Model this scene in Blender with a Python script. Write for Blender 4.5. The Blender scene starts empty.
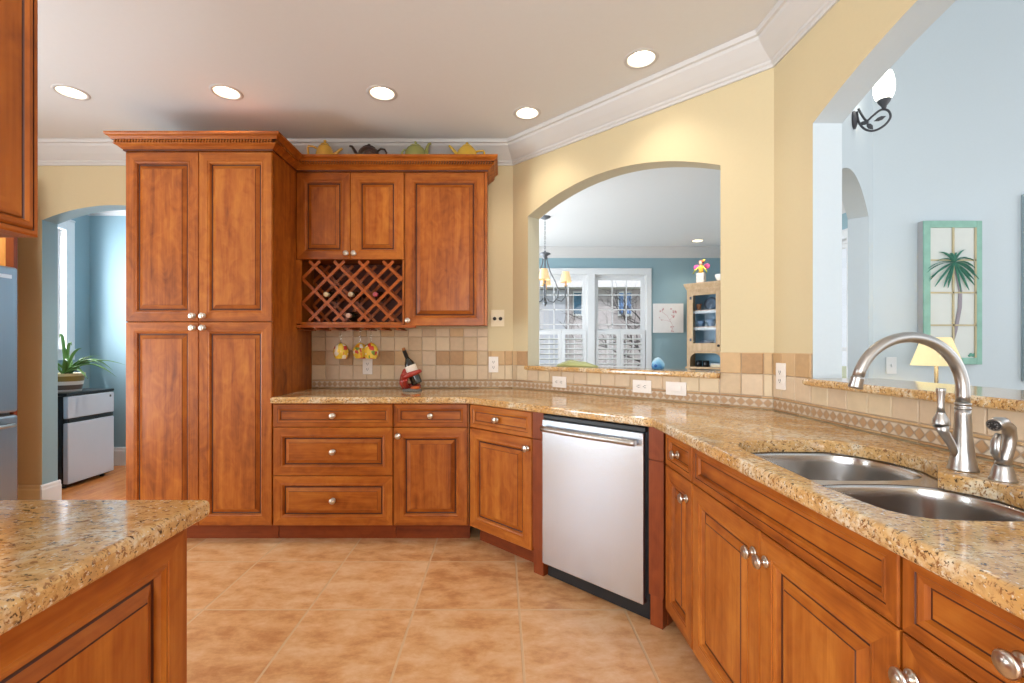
import bpy, bmesh, math, random
from mathutils import Vector, Matrix
PI = math.pi
random.seed(7)
SC = bpy.context.scene
COL = SC.collection

# ------------------------------------------------------------------ camera, world, lights, exposure
CAM_H = 1.22
cd = bpy.data.cameras.new('camera'); cam = bpy.data.objects.new('camera', cd); COL.objects.link(cam)
cam.location = (0, 0, CAM_H); cam.rotation_euler = (PI/2, 0, 0)
cd.sensor_width = 36.0; cd.lens = 470.0/1024*36.0
cd.shift_x = 12.0/1024; cd.shift_y = 6.0/1024
cd.clip_start = 0.02; cd.clip_end = 200
SC.camera = cam
SC.view_settings.view_transform = 'Standard'
SC.view_settings.look = 'None'
SC.view_settings.gamma = 1.0
SC.view_settings.use_curve_mapping = False
SC.view_settings.exposure = 0.0

w = bpy.data.worlds.new('sky'); SC.world = w; w.use_nodes = True
wn = w.node_tree.nodes; wl = w.node_tree.links
bg = wn['Background']
sky = wn.new('ShaderNodeTexSky'); sky.sky_type = 'HOSEK_WILKIE'
sky.sun_direction = (0.3, -0.6, 0.74); sky.turbidity = 4.0
mixs = wn.new('ShaderNodeMix'); mixs.data_type = 'RGBA'; mixs.inputs[0].default_value = 0.75
wl.new(sky.outputs[0], mixs.inputs[6]); mixs.inputs[7].default_value = (0.93, 0.96, 1.0, 1)
wl.new(mixs.outputs[2], bg.inputs[0]); bg.inputs[1].default_value = 1.25

def sun(name, rot, energy, col, ang=0.03):
    l = bpy.data.lights.new(name, 'SUN'); l.energy = energy; l.color = col; l.angle = ang
    o = bpy.data.objects.new(name, l); o.rotation_euler = rot; COL.objects.link(o); return o
sun('sun', (math.radians(42), 0, math.radians(-20)), 2.2, (1, 0.96, 0.9))

def area(name, loc, rot, sx, sy, power, col):
    l = bpy.data.lights.new(name, 'AREA'); l.shape = 'RECTANGLE'; l.size = sx; l.size_y = sy
    l.energy = power; l.color = col
    o = bpy.data.objects.new(name, l); o.location = loc; o.rotation_euler = rot; COL.objects.link(o); return o
# area lights at window openings outside the view; kitchen rear and dining side are added fill
area('daylight_great_room_side', (7.35, 0.8, 2.1), (0, PI/2, 0), 3.4, 4.2, 88, (0.95, 0.975, 1.0))
area('daylight_great_room_rear', (4.3, -2.85, 2.1), (PI/2, 0, 0), 4.4, 3.2, 52, (0.95, 0.975, 1.0))
area('fill_kitchen_rear', (-1.5, -2.85, 1.5), (PI/2+0.5, 0, 0), 4.2, 2.0, 250, (0.90, 0.95, 1.0))  # added fill from behind the camera, tilted up to lift the ceiling
area('daylight_kitchen_left', (-4.2, 1.35, 1.25), (0, -PI/2-0.5, 0), 1.9, 0.85, 92, (0.78, 0.91, 1.0))
area('fill_dining_side', (-1.55, 5.6, 1.5), (0, -PI/2-0.45, 0), 1.8, 2.4, 165, (0.94, 0.97, 1.0))  # added fill for the dining room, unseen
area('daylight_hall_side', (-4.39, 4.3, 1.78), (0, -PI/2, 0), 1.15, 0.56, 80, (0.96, 0.97, 1.0))
DOWN_W, DOWN_COL = 15.0, (1.0, 0.90, 0.76)

# ------------------------------------------------------------------ materials
def srgb(r, g, b):
    f = lambda c: (c/255/12.92) if c/255 <= 0.04045 else ((c/255+0.055)/1.055)**2.4
    return (f(r), f(g), f(b), 1)
M = {}
def base_mat(name):
    m = bpy.data.materials.new(name); m.use_nodes = True; M[name] = m
    return m, m.node_tree.nodes, m.node_tree.links, m.node_tree.nodes['Principled BSDF']
def plain(name, col, rough=0.5, metal=0.0, var=0.06, scale=14.0, coat=0.0, emit=None, estr=0.0, bump=0.0, aniso=None):
    m, n, l, p = base_mat(name)
    p.inputs['Roughness'].default_value = rough; p.inputs['Metallic'].default_value = metal
    p.inputs['Coat Weight'].default_value = coat
    tc = n.new('ShaderNodeTexCoord'); nz = n.new('ShaderNodeTexNoise'); nz.inputs['Scale'].default_value = scale
    nz.inputs['Detail'].default_value = 4
    src = tc.outputs['Object']
    if aniso:
        mp = n.new('ShaderNodeMapping'); mp.inputs['Scale'].default_value = aniso
        l.new(src, mp.inputs[0]); src = mp.outputs[0]
    l.new(src, nz.inputs['Vector'])
    mx = n.new('ShaderNodeMix'); mx.data_type = 'RGBA'
    mx.inputs[6].default_value = tuple(c*(1-var) for c in col[:3]) + (1,)
    mx.inputs[7].default_value = tuple(min(1, c*(1+var)) for c in col[:3]) + (1,)
    l.new(nz.outputs[0], mx.inputs[0]); l.new(mx.outputs[2], p.inputs['Base Color'])
    if emit is not None:
        p.inputs['Emission Color'].default_value = emit; p.inputs['Emission Strength'].default_value = estr
    if bump:
        b = n.new('ShaderNodeBump'); b.inputs['Strength'].default_value = bump; b.inputs['Distance'].default_value = 0.002
        l.new(nz.outputs[0], b.inputs['Height']); l.new(b.outputs[0], p.inputs['Normal'])
    return m
def ramp(n, stops):
    r = n.new('ShaderNodeValToRGB'); e = r.color_ramp.elements
    e[0].position, e[0].color = stops[0]; e[1].position, e[1].color = stops[-1]
    for pos, c in stops[1:-1]:
        x = e.new(pos); x.color = c
    return r
def wood(name, lo, mid, hi, axis='z', rough=0.38, coat=0.08, amt=1.0):
    m, n, l, p = base_mat(name)
    tc = n.new('ShaderNodeTexCoord'); oi = n.new('ShaderNodeObjectInfo')
    mul = n.new('ShaderNodeMath'); mul.operation = 'MULTIPLY'; mul.inputs[1].default_value = 37.0
    l.new(oi.outputs['Random'], mul.inputs[0])
    add = n.new('ShaderNodeVectorMath'); add.operation = 'ADD'
    l.new(tc.outputs['Object'], add.inputs[0]); l.new(mul.outputs[0], add.inputs[1])
    def mapped(a, b):
        mp = n.new('ShaderNodeMapping')
        mp.inputs['Scale'].default_value = (a, a, b) if axis == 'z' else ((b, a, a) if axis == 'x' else (a, b, a))
        l.new(add.outputs[0], mp.inputs[0]); return mp
    n1 = n.new('ShaderNodeTexNoise'); n1.inputs['Scale'].default_value = 1.0; n1.inputs['Detail'].default_value = 5
    n1.inputs['Distortion'].default_value = 0.8
    l.new(mapped(16, 1.6).outputs[0], n1.inputs['Vector'])
    n2 = n.new('ShaderNodeTexNoise'); n2.inputs['Scale'].default_value = 1.0; n2.inputs['Detail'].default_value = 3
    l.new(mapped(160, 5).outputs[0], n2.inputs['Vector'])
    n3 = n.new('ShaderNodeTexNoise'); n3.inputs['Scale'].default_value = 1.0; n3.inputs['Detail'].default_value = 4
    n3.inputs['Distortion'].default_value = 1.5
    l.new(mapped(14, 9).outputs[0], n3.inputs['Vector'])
    a1 = n.new('ShaderNodeMath'); a1.operation = 'MULTIPLY_ADD'; a1.inputs[1].default_value = 0.35
    l.new(n2.outputs[0], a1.inputs[0]); l.new(n1.outputs[0], a1.inputs[2])
    a2 = n.new('ShaderNodeMath'); a2.operation = 'MULTIPLY_ADD'; a2.inputs[1].default_value = 0.6
    l.new(n3.outputs[0], a2.inputs[0]); l.new(a1.outputs[0], a2.inputs[2])
    a3 = n.new('ShaderNodeMath'); a3.operation = 'MULTIPLY_ADD'; a3.inputs[1].default_value = 0.22
    l.new(oi.outputs['Random'], a3.inputs[0]); l.new(a2.outputs[0], a3.inputs[2])
    mr = n.new('ShaderNodeMapRange'); mr.inputs[1].default_value = 0.68; mr.inputs[2].default_value = 1.45
    l.new(a3.outputs[0], mr.inputs[0])
    r = ramp(n, [(0.0, lo), (0.5, mid), (1.0, hi)]); l.new(mr.outputs[0], r.inputs[0])
    l.new(r.outputs[0], p.inputs['Base Color'])
    p.inputs['Roughness'].default_value = rough; p.inputs['Coat Weight'].default_value = coat; p.inputs['Specular IOR Level'].default_value = 0.3
    p.inputs['Coat Roughness'].default_value = 0.25
    b = n.new('ShaderNodeBump'); b.inputs['Strength'].default_value = 0.06; b.inputs['Distance'].default_value = 0.001
    l.new(n2.outputs[0], b.inputs['Height']); l.new(b.outputs[0], p.inputs['Normal'])
    return m
CH = (srgb(112, 50, 10), srgb(164, 88, 26), srgb(192, 118, 44))
WV = wood('cherry_vertical', *CH, axis='z')
WH = wood('cherry_horizontal', *CH, axis='x')
WD = wood('cherry_across', *CH, axis='y')
GZ = plain('brown_glaze', srgb(74, 30, 10), 0.45)
TK = wood('toe_kick_wood', srgb(110, 46, 14), srgb(134, 60, 20), srgb(150, 72, 28), axis='x', rough=0.5, coat=0)
POST = wood('post_cherry', srgb(104, 42, 16), srgb(128, 58, 24), srgb(142, 70, 32), axis='z')
RACK = wood('rack_cherry', srgb(128, 56, 14), srgb(166, 84, 28), srgb(188, 102, 40), axis='x')
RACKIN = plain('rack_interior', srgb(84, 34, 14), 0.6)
PINE = wood('hutch_pine', srgb(186, 150, 112), srgb(206, 174, 136), srgb(222, 194, 158), axis='z', rough=0.5, coat=0)
OAK = wood('hall_plank', srgb(176, 98, 46), srgb(208, 130, 70), srgb(226, 152, 92), axis='y', rough=0.25, coat=0.3)
WOODM = [WV, WH, GZ]

def granite(name):
    m, n, l, p = base_mat(name)
    tc = n.new('ShaderNodeTexCoord')
    def noise(sc, det, dist=0.0, stretch=(1, 1, 1)):
        mp = n.new('ShaderNodeMapping'); mp.inputs['Scale'].default_value = stretch
        l.new(tc.outputs['Object'], mp.inputs[0])
        z = n.new('ShaderNodeTexNoise'); z.inputs['Scale'].default_value = sc; z.inputs['Detail'].default_value = det
        z.inputs['Roughness'].default_value = 0.65
        z.inputs['Distortion'].default_value = dist; l.new(mp.outputs[0], z.inputs['Vector']); return z
    def mix(fac, a, b):
        x = n.new('ShaderNodeMix'); x.data_type = 'RGBA'; l.new(fac, x.inputs[0])
        if isinstance(a, tuple): x.inputs[6].default_value = a
        else: l.new(a, x.inputs[6])
        if isinstance(b, tuple): x.inputs[7].default_value = b
        else: l.new(b, x.inputs[7])
        return x.outputs[2]
    r0 = ramp(n, [(0.38, srgb(204, 156, 92)), (0.5, srgb(217, 178, 122)), (0.60, srgb(226, 212, 184))])
    l.new(noise(6, 6, 0.6).outputs[0], r0.inputs[0])
    r1 = ramp(n, [(0.46, (0, 0, 0, 1)), (0.62, (1, 1, 1, 1))]); l.new(noise(55, 5, 0.4).outputs[0], r1.inputs[0])
    c = mix(r1.outputs[0], r0.outputs[0], srgb(194, 152, 98))
    r2 = ramp(n, [(0.56, (0, 0, 0, 1)), (0.62, (1, 1, 1, 1))]); l.new(noise(95, 4, 0.5, (0.6, 1.3, 1)).outputs[0], r2.inputs[0])
    c = mix(r2.outputs[0], c, srgb(150, 104, 62))
    r3 = ramp(n, [(0.585, (0, 0, 0, 1)), (0.635, (1, 1, 1, 1))]); l.new(noise(115, 4, 0.3, (0.6, 1.25, 1.1)).outputs[0], r3.inputs[0])
    c = mix(r3.outputs[0], c, srgb(84, 64, 48))
    r4 = ramp(n, [(0.60, (0, 0, 0, 1)), (0.66, (1, 1, 1, 1))]); l.new(noise(120, 3, 0.0, (1.2, 0.8, 1)).outputs[0], r4.inputs[0])
    c = mix(r4.outputs[0], c, srgb(222, 208, 184))
    l.new(c, p.inputs['Base Color'])
    p.inputs['Roughness'].default_value = 0.09; p.inputs['Specular IOR Level'].default_value = 0.75
    return m
GR = granite('gold_granite')

def floor_tile_mat():
    m, n, l, p = base_mat('floor_tile')
    tc = n.new('ShaderNodeTexCoord'); mp = n.new('ShaderNodeMapping')
    mp.inputs['Location'].default_value = (-0.09+4.9, -2.187+4.9, 0)
    l.new(tc.outputs['Object'], mp.inputs[0])
    br = n.new('ShaderNodeTexBrick'); br.offset = 0.0; br.squash = 1.0
    br.inputs['Scale'].default_value = 1.0; br.inputs['Brick Width'].default_value = 0.49; br.inputs['Row Height'].default_value = 0.49
    br.inputs['Mortar Size'].default_value = 0.006; br.inputs['Mortar Smooth'].default_value = 0.3
    br.inputs['Color1'].default_value = (0.3, 0.3, 0.3, 1); br.inputs['Color2'].default_value = (0.7, 0.7, 0.7, 1); br.inputs['Mortar'].default_value = (0.5, 0.5, 0.5, 1)
    l.new(mp.outputs[0], br.inputs['Vector'])
    nz = n.new('ShaderNodeTexNoise'); nz.inputs['Scale'].default_value = 5.5; nz.inputs['Detail'].default_value = 12; nz.inputs['Roughness'].default_value = 0.7
    nz.inputs['Distortion'].default_value = 0.15
    m2 = n.new('ShaderNodeMapping'); m2.inputs['Scale'].default_value = (1, 1.7, 1); l.new(tc.outputs['Object'], m2.inputs[0]); l.new(m2.outputs[0], nz.inputs['Vector'])
    a = n.new('ShaderNodeMath'); a.operation = 'MULTIPLY_ADD'; a.inputs[1].default_value = 0.22
    l.new(br.outputs['Color'], a.inputs[0]); l.new(nz.outputs[0], a.inputs[2])
    r = ramp(n, [(0.46, srgb(190, 132, 82)), (0.6, srgb(214, 163, 112)), (0.76, srgb(226, 188, 146))])
    l.new(a.outputs[0], r.inputs[0])
    mx = n.new('ShaderNodeMix'); mx.data_type = 'RGBA'; l.new(br.outputs['Fac'], mx.inputs[0])
    l.new(r.outputs[0], mx.inputs[6]); mx.inputs[7].default_value = srgb(212, 178, 138)
    l.new(mx.outputs[2], p.inputs['Base Color'])
    p.inputs['Roughness'].default_value = 0.42
    b = n.new('ShaderNodeBump'); b.inputs['Strength'].default_value = 0.5; b.inputs['Distance'].default_value = 0.003; b.invert = True
    ad = n.new('ShaderNodeMath'); ad.operation = 'MULTIPLY_ADD'; ad.inputs[1].default_value = -0.25
    l.new(nz.outputs[0], ad.inputs[0]); l.new(br.outputs['Fac'], ad.inputs[2])
    l.new(ad.outputs[0], b.inputs['Height']); l.new(b.outputs[0], p.inputs['Normal'])
    return m
FT = floor_tile_mat()

YEL = plain('yellow_wall_paint', srgb(209, 193, 155), 0.7, var=0.02, scale=60, bump=0.05)
BLUE = plain('pale_blue_paint', srgb(200, 211, 217), 0.7, var=0.02, scale=60)
TEAL = plain('dusty_blue_paint', srgb(140, 168, 178), 0.7, var=0.02, scale=60)
REV = plain('arch_soffit_paint', srgb(206, 200, 176), 0.7, var=0.02, scale=60)
CEIL = plain('ceiling_paint', srgb(222, 224, 226), 0.8, var=0.015, scale=50)
TRIMW = plain('white_trim_paint', srgb(206, 205, 204), 0.45, var=0.015)
WHITE = plain('white_gloss', srgb(224, 226, 228), 0.35, var=0.01)
PLATE = plain('outlet_plate', srgb(236, 228, 220), 0.4, var=0.01)
CREAM = plain('cream_plate', srgb(230, 216, 184), 0.45, var=0.02)
DARK = plain('dark_slot', srgb(44, 40, 40), 0.5)
BLACK = plain('black_plastic', srgb(24, 25, 28), 0.35)
STEEL = plain('stainless_steel', (0.60, 0.645, 0.72, 1), 0.27, 1.0, var=0.05, scale=3, aniso=(60, 60, 1))
SINKM = plain('brushed_sink_steel', (0.60, 0.59, 0.58, 1), 0.24, 1.0, var=0.04, scale=30)
NICKEL = plain('brushed_nickel', (0.47, 0.455, 0.44, 1), 0.33, 1.0, var=0.04, scale=40)
KNOBM = plain('satin_nickel_knob', (0.64, 0.60, 0.54, 1), 0.28, 1.0, var=0.06, scale=120)
BRONZE = plain('dark_iron', srgb(84, 84, 88), 0.45, 0.5)
IRON = plain('grey_iron', srgb(120, 124, 130), 0.5, 0.4)
TL = [plain('light_stone_a', srgb(210, 186, 156), 0.55, var=0.10, scale=38), plain('light_stone_b', srgb(200, 175, 142), 0.55, var=0.12, scale=44),
      plain('light_stone_c', srgb(214, 193, 160), 0.55, var=0.09, scale=30)]
TB = [plain('brown_stone_a', srgb(190, 154, 110), 0.55, var=0.16, scale=36), plain('brown_stone_b', srgb(180, 142, 100), 0.55, var=0.18, scale=42),
      plain('brown_stone_c', srgb(202, 168, 124), 0.55, var=0.14, scale=30)]
DIA = plain('diamond_stone', srgb(186, 150, 112), 0.5, var=0.15, scale=60)
TRI = plain('cream_stone', srgb(214, 196, 172), 0.5, var=0.08, scale=60)
GROUT = plain('grout', srgb(190, 170, 148), 0.8)
TILEM = TL + TB + [DIA, TRI, GROUT]
LENS = plain('lamp_lens', (1, 1, 1, 1), 0.4, emit=(1, 0.93, 0.82, 1), estr=14)
CANW = plain('can_reflector', srgb(250, 238, 214), 0.6)
SHADE = plain('lit_shade', srgb(240, 206, 150), 0.8, emit=(1, 0.72, 0.42, 1), estr=0.45)
SHADE2 = plain('lit_linen_shade', srgb(244, 226, 170), 0.8, emit=(1, 0.84, 0.48, 1), estr=0.22)
GLOW = plain('lit_glass_shade', srgb(250, 250, 240), 0.4, emit=(1, 0.97, 0.88, 1), estr=2.2)
def glass_mat(name, tint=(1, 1, 1, 1), refl=0.08):
    m, n, l, p = base_mat(name)
    n.remove(p); out = n['Material Output']
    t = n.new('ShaderNodeBsdfTransparent'); t.inputs[0].default_value = tint
    g = n.new('ShaderNodeBsdfGlossy'); g.inputs['Roughness'].default_value = 0.02
    x = n.new('ShaderNodeMixShader'); x.inputs[0].default_value = refl
    l.new(t.outputs[0], x.inputs[1]); l.new(g.outputs[0], x.inputs[2]); l.new(x.outputs[0], out.inputs[0]); return m
PANE = glass_mat('window_glass', (0.97, 0.985, 1, 1), 0.06)
STEMG = glass_mat('clear_stem_glass', (0.92, 0.94, 0.94, 1), 0.22)

# ------------------------------------------------------------------ mesh builder
class MB:
    def __init__(s): s.v = []; s.f = []; s.m = []; s.sm = []
    def face(s, pts, mat=0, smooth=False):
        b = len(s.v); s.v += [tuple(p) for p in pts]; s.f.append(tuple(range(b, b+len(pts)))); s.m.append(mat); s.sm.append(smooth)
    def box(s, x0, y0, z0, x1, y1, z1, mat=0, xf=None):
        c = [(x0, y0, z0), (x1, y0, z0), (x1, y1, z0), (x0, y1, z0), (x0, y0, z1), (x1, y0, z1), (x1, y1, z1), (x0, y1, z1)]
        if xf: c = [tuple(xf @ Vector(p)) for p in c]
        b = len(s.v); s.v += c
        for q in ((0, 3, 2, 1), (4, 5, 6, 7), (0, 1, 5, 4), (1, 2, 6, 5), (2, 3, 7, 6), (3, 0, 4, 7)):
            s.f.append(tuple(b+i for i in q)); s.m.append(mat); s.sm.append(False)
        return s
    def loft(s, rings, mat=0, smooth=True, cap0=True, cap1=True, closed=True, mats=None):
        b = len(s.v); n = len(rings[0])
        for r in rings: s.v += [tuple(p) for p in r]
        for i in range(len(rings)-1):
            for j in range(n if closed else n-1):
                k = (j+1) % n
                s.f.append((b+i*n+j, b+i*n+k, b+(i+1)*n+k, b+(i+1)*n+j)); s.m.append(mats[i] if mats else mat); s.sm.append(smooth)
        if cap0: s.f.append(tuple(b+j for j in reversed(range(n)))); s.m.append(mats[0] if mats else mat); s.sm.append(False)
        if cap1: s.f.append(tuple(b+(len(rings)-1)*n+j for j in range(n))); s.m.append(mats[-1] if mats else mat); s.sm.append(False)
        return s
    def lathe(s, prof, c=(0, 0, 0), seg=24, mat=0, axis='z', mats=None, cap=True):
        rings = []
        for r, h in prof:
            ring = []
            for j in range(seg):
                a = 2*PI*j/seg; x, y = r*math.cos(a), r*math.sin(a)
                p = (x, y, h) if axis == 'z' else ((x, h, y) if axis == 'y' else (h, x, y))
                ring.append((p[0]+c[0], p[1]+c[1], p[2]+c[2]))
            rings.append(ring)
        return s.loft(rings, mat, True, cap, cap, True, mats)
    def tube(s, path, rad, seg=10, mat=0, flat=None):
        P = [Vector(p) for p in path]; n = len(P)
        R = rad if isinstance(rad, (list, tuple)) else [rad]*n
        T = [(P[min(i+1, n-1)]-P[max(i-1, 0)]).normalized() for i in range(n)]
        up = Vector((0, 0, 1)) if abs(T[0].z) < 0.9 else Vector((1, 0, 0))
        N = (up - T[0]*up.dot(T[0])).normalized(); rings = []
        for i in range(n):
            N = (N - T[i]*N.dot(T[i])).normalized(); B = T[i].cross(N)
            f = flat or (1, 1)
            rings.append([P[i] + N*(R[i]*f[0]*math.cos(2*PI*j/seg)) + B*(R[i]*f[1]*math.sin(2*PI*j/seg)) for j in range(seg)])
        return s.loft(rings, mat)
    def ball(s, c, r, seg=16, rings=10, mat=0, sq=(1, 1, 1)):
        R = []
        for i in range(rings+1):
            t = PI*i/rings; rr = max(0.0008, math.sin(t)); z = -math.cos(t)
            R.append([(c[0]+sq[0]*r*rr*math.cos(2*PI*j/seg), c[1]+sq[1]*r*rr*math.sin(2*PI*j/seg), c[2]+sq[2]*r*z) for j in range(seg)])
        return s.loft(R, mat)
    def build(s, name, mats, parent=None, loc=None, rotz=0.0, bevel=0.0, seg=2, recalc=True, rot=None):
        me = bpy.data.meshes.new(name); me.from_pydata(s.v, [], s.f)
        for m_ in (mats if isinstance(mats, (list, tuple)) else [mats]): me.materials.append(m_)
        for i, p in enumerate(me.polygons): p.material_index = s.m[i]; p.use_smooth = s.sm[i]
        if recalc:
            bm = bmesh.new(); bm.from_mesh(me); bmesh.ops.recalc_face_normals(bm, faces=bm.faces); bm.to_mesh(me); bm.free()
        me.update()
        o = bpy.data.objects.new(name, me); COL.objects.link(o)
        if loc: o.location = loc
        o.rotation_euler = rot if rot else (0, 0, rotz)
        if parent: o.parent = parent
        if bevel:
            b = o.modifiers.new('bevel', 'BEVEL'); b.width = bevel; b.segments = seg; b.limit_method = 'ANGLE'; b.angle_limit = math.radians(35)
        return o
def tag(o, label, cat, group=None):
    o['label'] = label; o['category'] = cat
    if group: o['group'] = group
    return o
def thing(name, label, cat, loc=(0, 0, 0), rotz=0.0, group=None):
    o = bpy.data.objects.new(name, None); COL.objects.link(o); o.empty_display_size = 0.1
    o.location = loc; o.rotation_euler = (0, 0, rotz); return tag(o, label, cat, group)
def structure(o): o['kind'] = 'structure'; return o
def lab(o, t): o['label'] = t; return o

def slab(name, outline, holes, z0, z1, mat, bevel=0.0, parent=None, hole_bevel=0.003):
    cu = bpy.data.curves.new(name, 'CURVE'); cu.dimensions = '2D'; cu.fill_mode = 'BOTH'
    for pts in [outline]+list(holes):
        sp = cu.splines.new('POLY'); sp.points.add(len(pts)-1); sp.use_cyclic_u = True
        for q, p in zip(sp.points, pts): q.co = (p[0], p[1], 0, 1)
    hh = (z1-z0)/2; cu.extrude = hh
    t = bpy.data.objects.new('tmp', cu); COL.objects.link(t)
    bpy.context.view_layer.update()
    dg = bpy.context.evaluated_depsgraph_get()
    me = bpy.data.meshes.new_from_object(t.evaluated_get(dg)); bpy.data.objects.remove(t); bpy.data.curves.remove(cu)
    bm = bmesh.new(); bm.from_mesh(me); bmesh.ops.remove_doubles(bm, verts=bm.verts, dist=1e-5)
    bmesh.ops.recalc_face_normals(bm, faces=bm.faces)
    if bevel:
        outs = set((round(p[0], 4), round(p[1], 4)) for p in outline)
        rim = [e_ for e_ in bm.edges if abs(e_.verts[0].co.z-e_.verts[1].co.z) < 1e-6 and len(e_.link_faces) == 2 and abs(abs(e_.link_faces[0].normal.z)-abs(e_.link_faces[1].normal.z)) > 0.9]
        isout = lambda e_: all((round(v.co.x, 4), round(v.co.y, 4)) in outs for v in e_.verts)
        ro = [e_ for e_ in rim if isout(e_)]; rh = [e_ for e_ in rim if not isout(e_)]
        if rh: bmesh.ops.bevel(bm, geom=rh, offset=hole_bevel, segments=2, affect='EDGES', profile=0.5)
        ro = [e_ for e_ in ro if e_.is_valid]
        bmesh.ops.bevel(bm, geom=ro, offset=bevel, segments=4, affect='EDGES', profile=0.5)
    bm.to_mesh(me); bm.free()
    me.name = name; me.materials.clear(); me.materials.append(mat)
    for p in me.polygons: p.use_smooth = False; p.material_index = 0
    o = bpy.data.objects.new(name, me); COL.objects.link(o); o.location = (0, 0, (z0+z1)/2)
    if parent: o.parent = parent
    return o

def wall(name, p0, p1, t, z0, z1, opens, mats, arch_n=28):
    """local x runs p0->p1, room on the -y side at y=0; mats = front, back, reveal"""
    d = Vector((p1[0]-p0[0], p1[1]-p0[1])); L = d.length; mb = MB()
    def col(a, b, za, zb, zc=None, zd=None):
        zc = za if zc is None else zc
        mb.face([(a, 0, za), (b, 0, zc), (b, 0, zb), (a, 0, zb)], 0); mb.face([(a, t, za), (a, t, zb), (b, t, zb), (b, t, zc)], 1)
    x = 0.0
    for (a, b, zb, zs, rise) in sorted(opens):
        if a > x: col(x, a, z0, z1)
        if zb > z0:
            col(a, b, z0, zb); mb.face([(a, 0, zb), (b, 0, zb), (b, t, zb), (a, t, zb)], 2)
        ns = arch_n if rise else 1
        az = lambda q: zs + 4*rise*q*(1-q)
        for i in range(ns):
            q0, q1 = i/ns, (i+1)/ns; xa, xb = a+(b-a)*q0, a+(b-a)*q1
            col(xa, xb, az(q0), z1, az(q1))
            mb.face([(xa, 0, az(q0)), (xa, t, az(q0)), (xb, t, az(q1)), (xb, 0, az(q1))], 2)
        mb.face([(a, 0, zb), (a, t, zb), (a, t, zs), (a, 0, zs)], 2); mb.face([(b, 0, zb), (b, 0, zs), (b, t, zs), (b, t, zb)], 2)
        x = b
    if x < L: col(x, L, z0, z1)
    for xx in (0, L): mb.face([(xx, 0, z0), (xx, t, z0), (xx, t, z1), (xx, 0, z1)], 0)
    mb.face([(0, 0, z1), (L, 0, z1), (L, t, z1), (0, t, z1)], 0)
    return structure(mb.build(name, mats, loc=(p0[0], p0[1], 0), rotz=math.atan2(d.y, d.x), recalc=False))

def sweep(mb, path, prof, i0=0, i1=None, mat=0, side=1, pm=None):
    """sweep (offset, z) profile along a plan path; the offset goes to the right of travel when side=1"""
    n = len(path); i1 = n-1 if i1 is None else i1; rings = []
    for i in range(i0, i1+1):
        p = Vector(path[i]); ds = []
        if i > 0: ds.append((p-Vector(path[i-1])).normalized())
        if i < n-1: ds.append((Vector(path[i+1])-p).normalized())
        ns = [Vector((d.y, -d.x))*side for d in ds]
        nn = sum(ns, Vector((0, 0))).normalized(); k = 1/max(0.2, nn.dot(ns[0]))
        rings.append([(p.x+nn.x*o*k, p.y+nn.y*o*k, z) for o, z in prof])
    b0 = len(mb.f); mb.loft(rings, mat, False)
    if pm:
        n = len(prof)
        for q in range((len(rings)-1)*n): mb.m[b0+q] = pm.get(q % n, mat)
    return mb

# ------------------------------------------------------------------ room dimensions
YW, YF, XR, XF = 3.533, 2.916, 1.337, 0.70
CZ, CT = 2.74, 0.914
A0, A1 = (0.097, YW), (XR, YW-(XR-0.097))
S45 = math.sqrt(0.5)
def diag_pt(s, y=0.0): return (-0.192+S45*s+S45*y, YF-S45*s+S45*y)

# ------------------------------------------------------------------ shell
mb = MB(); mb.face([(-4.4, -2.9, 0), (1.5, -2.9, 0), (1.5, 3.60, 0), (-4.4, 3.60, 0)]); mb.face([(-4.4, -2.9, -0.1), (-4.4, 3.60, -0.1), (1.5, 3.60, -0.1), (1.5, -2.9, -0.1)])
structure(mb.build('floor', FT))
mb = MB()
for i in range(34):
    xa = -4.4+i*0.09; mb.box(xa, 3.60, -0.02, xa+0.0885, 5.0, 0.0)
structure(mb.build('floor_hall', OAK))
mb = MB(); mb.box(-1.33, 3.60, -0.04, 3.6, 7.3, -0.001); mb.box(1.5, -2.9, -0.04, 7.4, 3.6, -0.001)
structure(mb.build('floor_beyond', plain('tan_carpet', srgb(190, 170, 148), 0.9, var=0.1, scale=200)))
LIGHTS = [(-2.555, 2.80), (-1.63, 2.80), (-0.705, 2.81), (0.176, 3.048), (0.743, 2.475), (-3.45, 2.80)]
circ = lambda x, y, r, n=28: [(x+r*math.cos(2*PI*i/n), y+r*math.sin(2*PI*i/n)) for i in range(n)]
structure(slab('ceiling', [(-4.4, -2.9), (1.46, -2.9), (1.46, 2.25), (0.15, 3.60), (-4.4, 3.60)], [circ(x, y, 0.07) for x, y in LIGHTS], CZ, CZ+0.02, CEIL))
DL = [(2.81, 6.69)]
structure(slab('ceiling_dining', [(0.12, 3.60), (1.40, 2.32), (2.90, 3.66), (3.6, 3.66), (3.6, 7.3), (-1.33, 7.3), (-1.33, 3.60)], [circ(x, y, 0.07) for x, y in DL], CZ, CZ+0.02, plain('white_ceiling', srgb(226, 228, 230), 0.8, var=0.01)))
mb = MB(); mb.box(-4.4, 3.60, CZ, -1.33, 5.0, CZ+0.02); structure(mb.build('ceiling_hall', M['white_ceiling']))
mb = MB(); mb.box(1.45, -2.9, 4.5, 7.4, 3.8, 4.52); structure(mb.build('ceiling_great_room', M['white_ceiling']))

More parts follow.
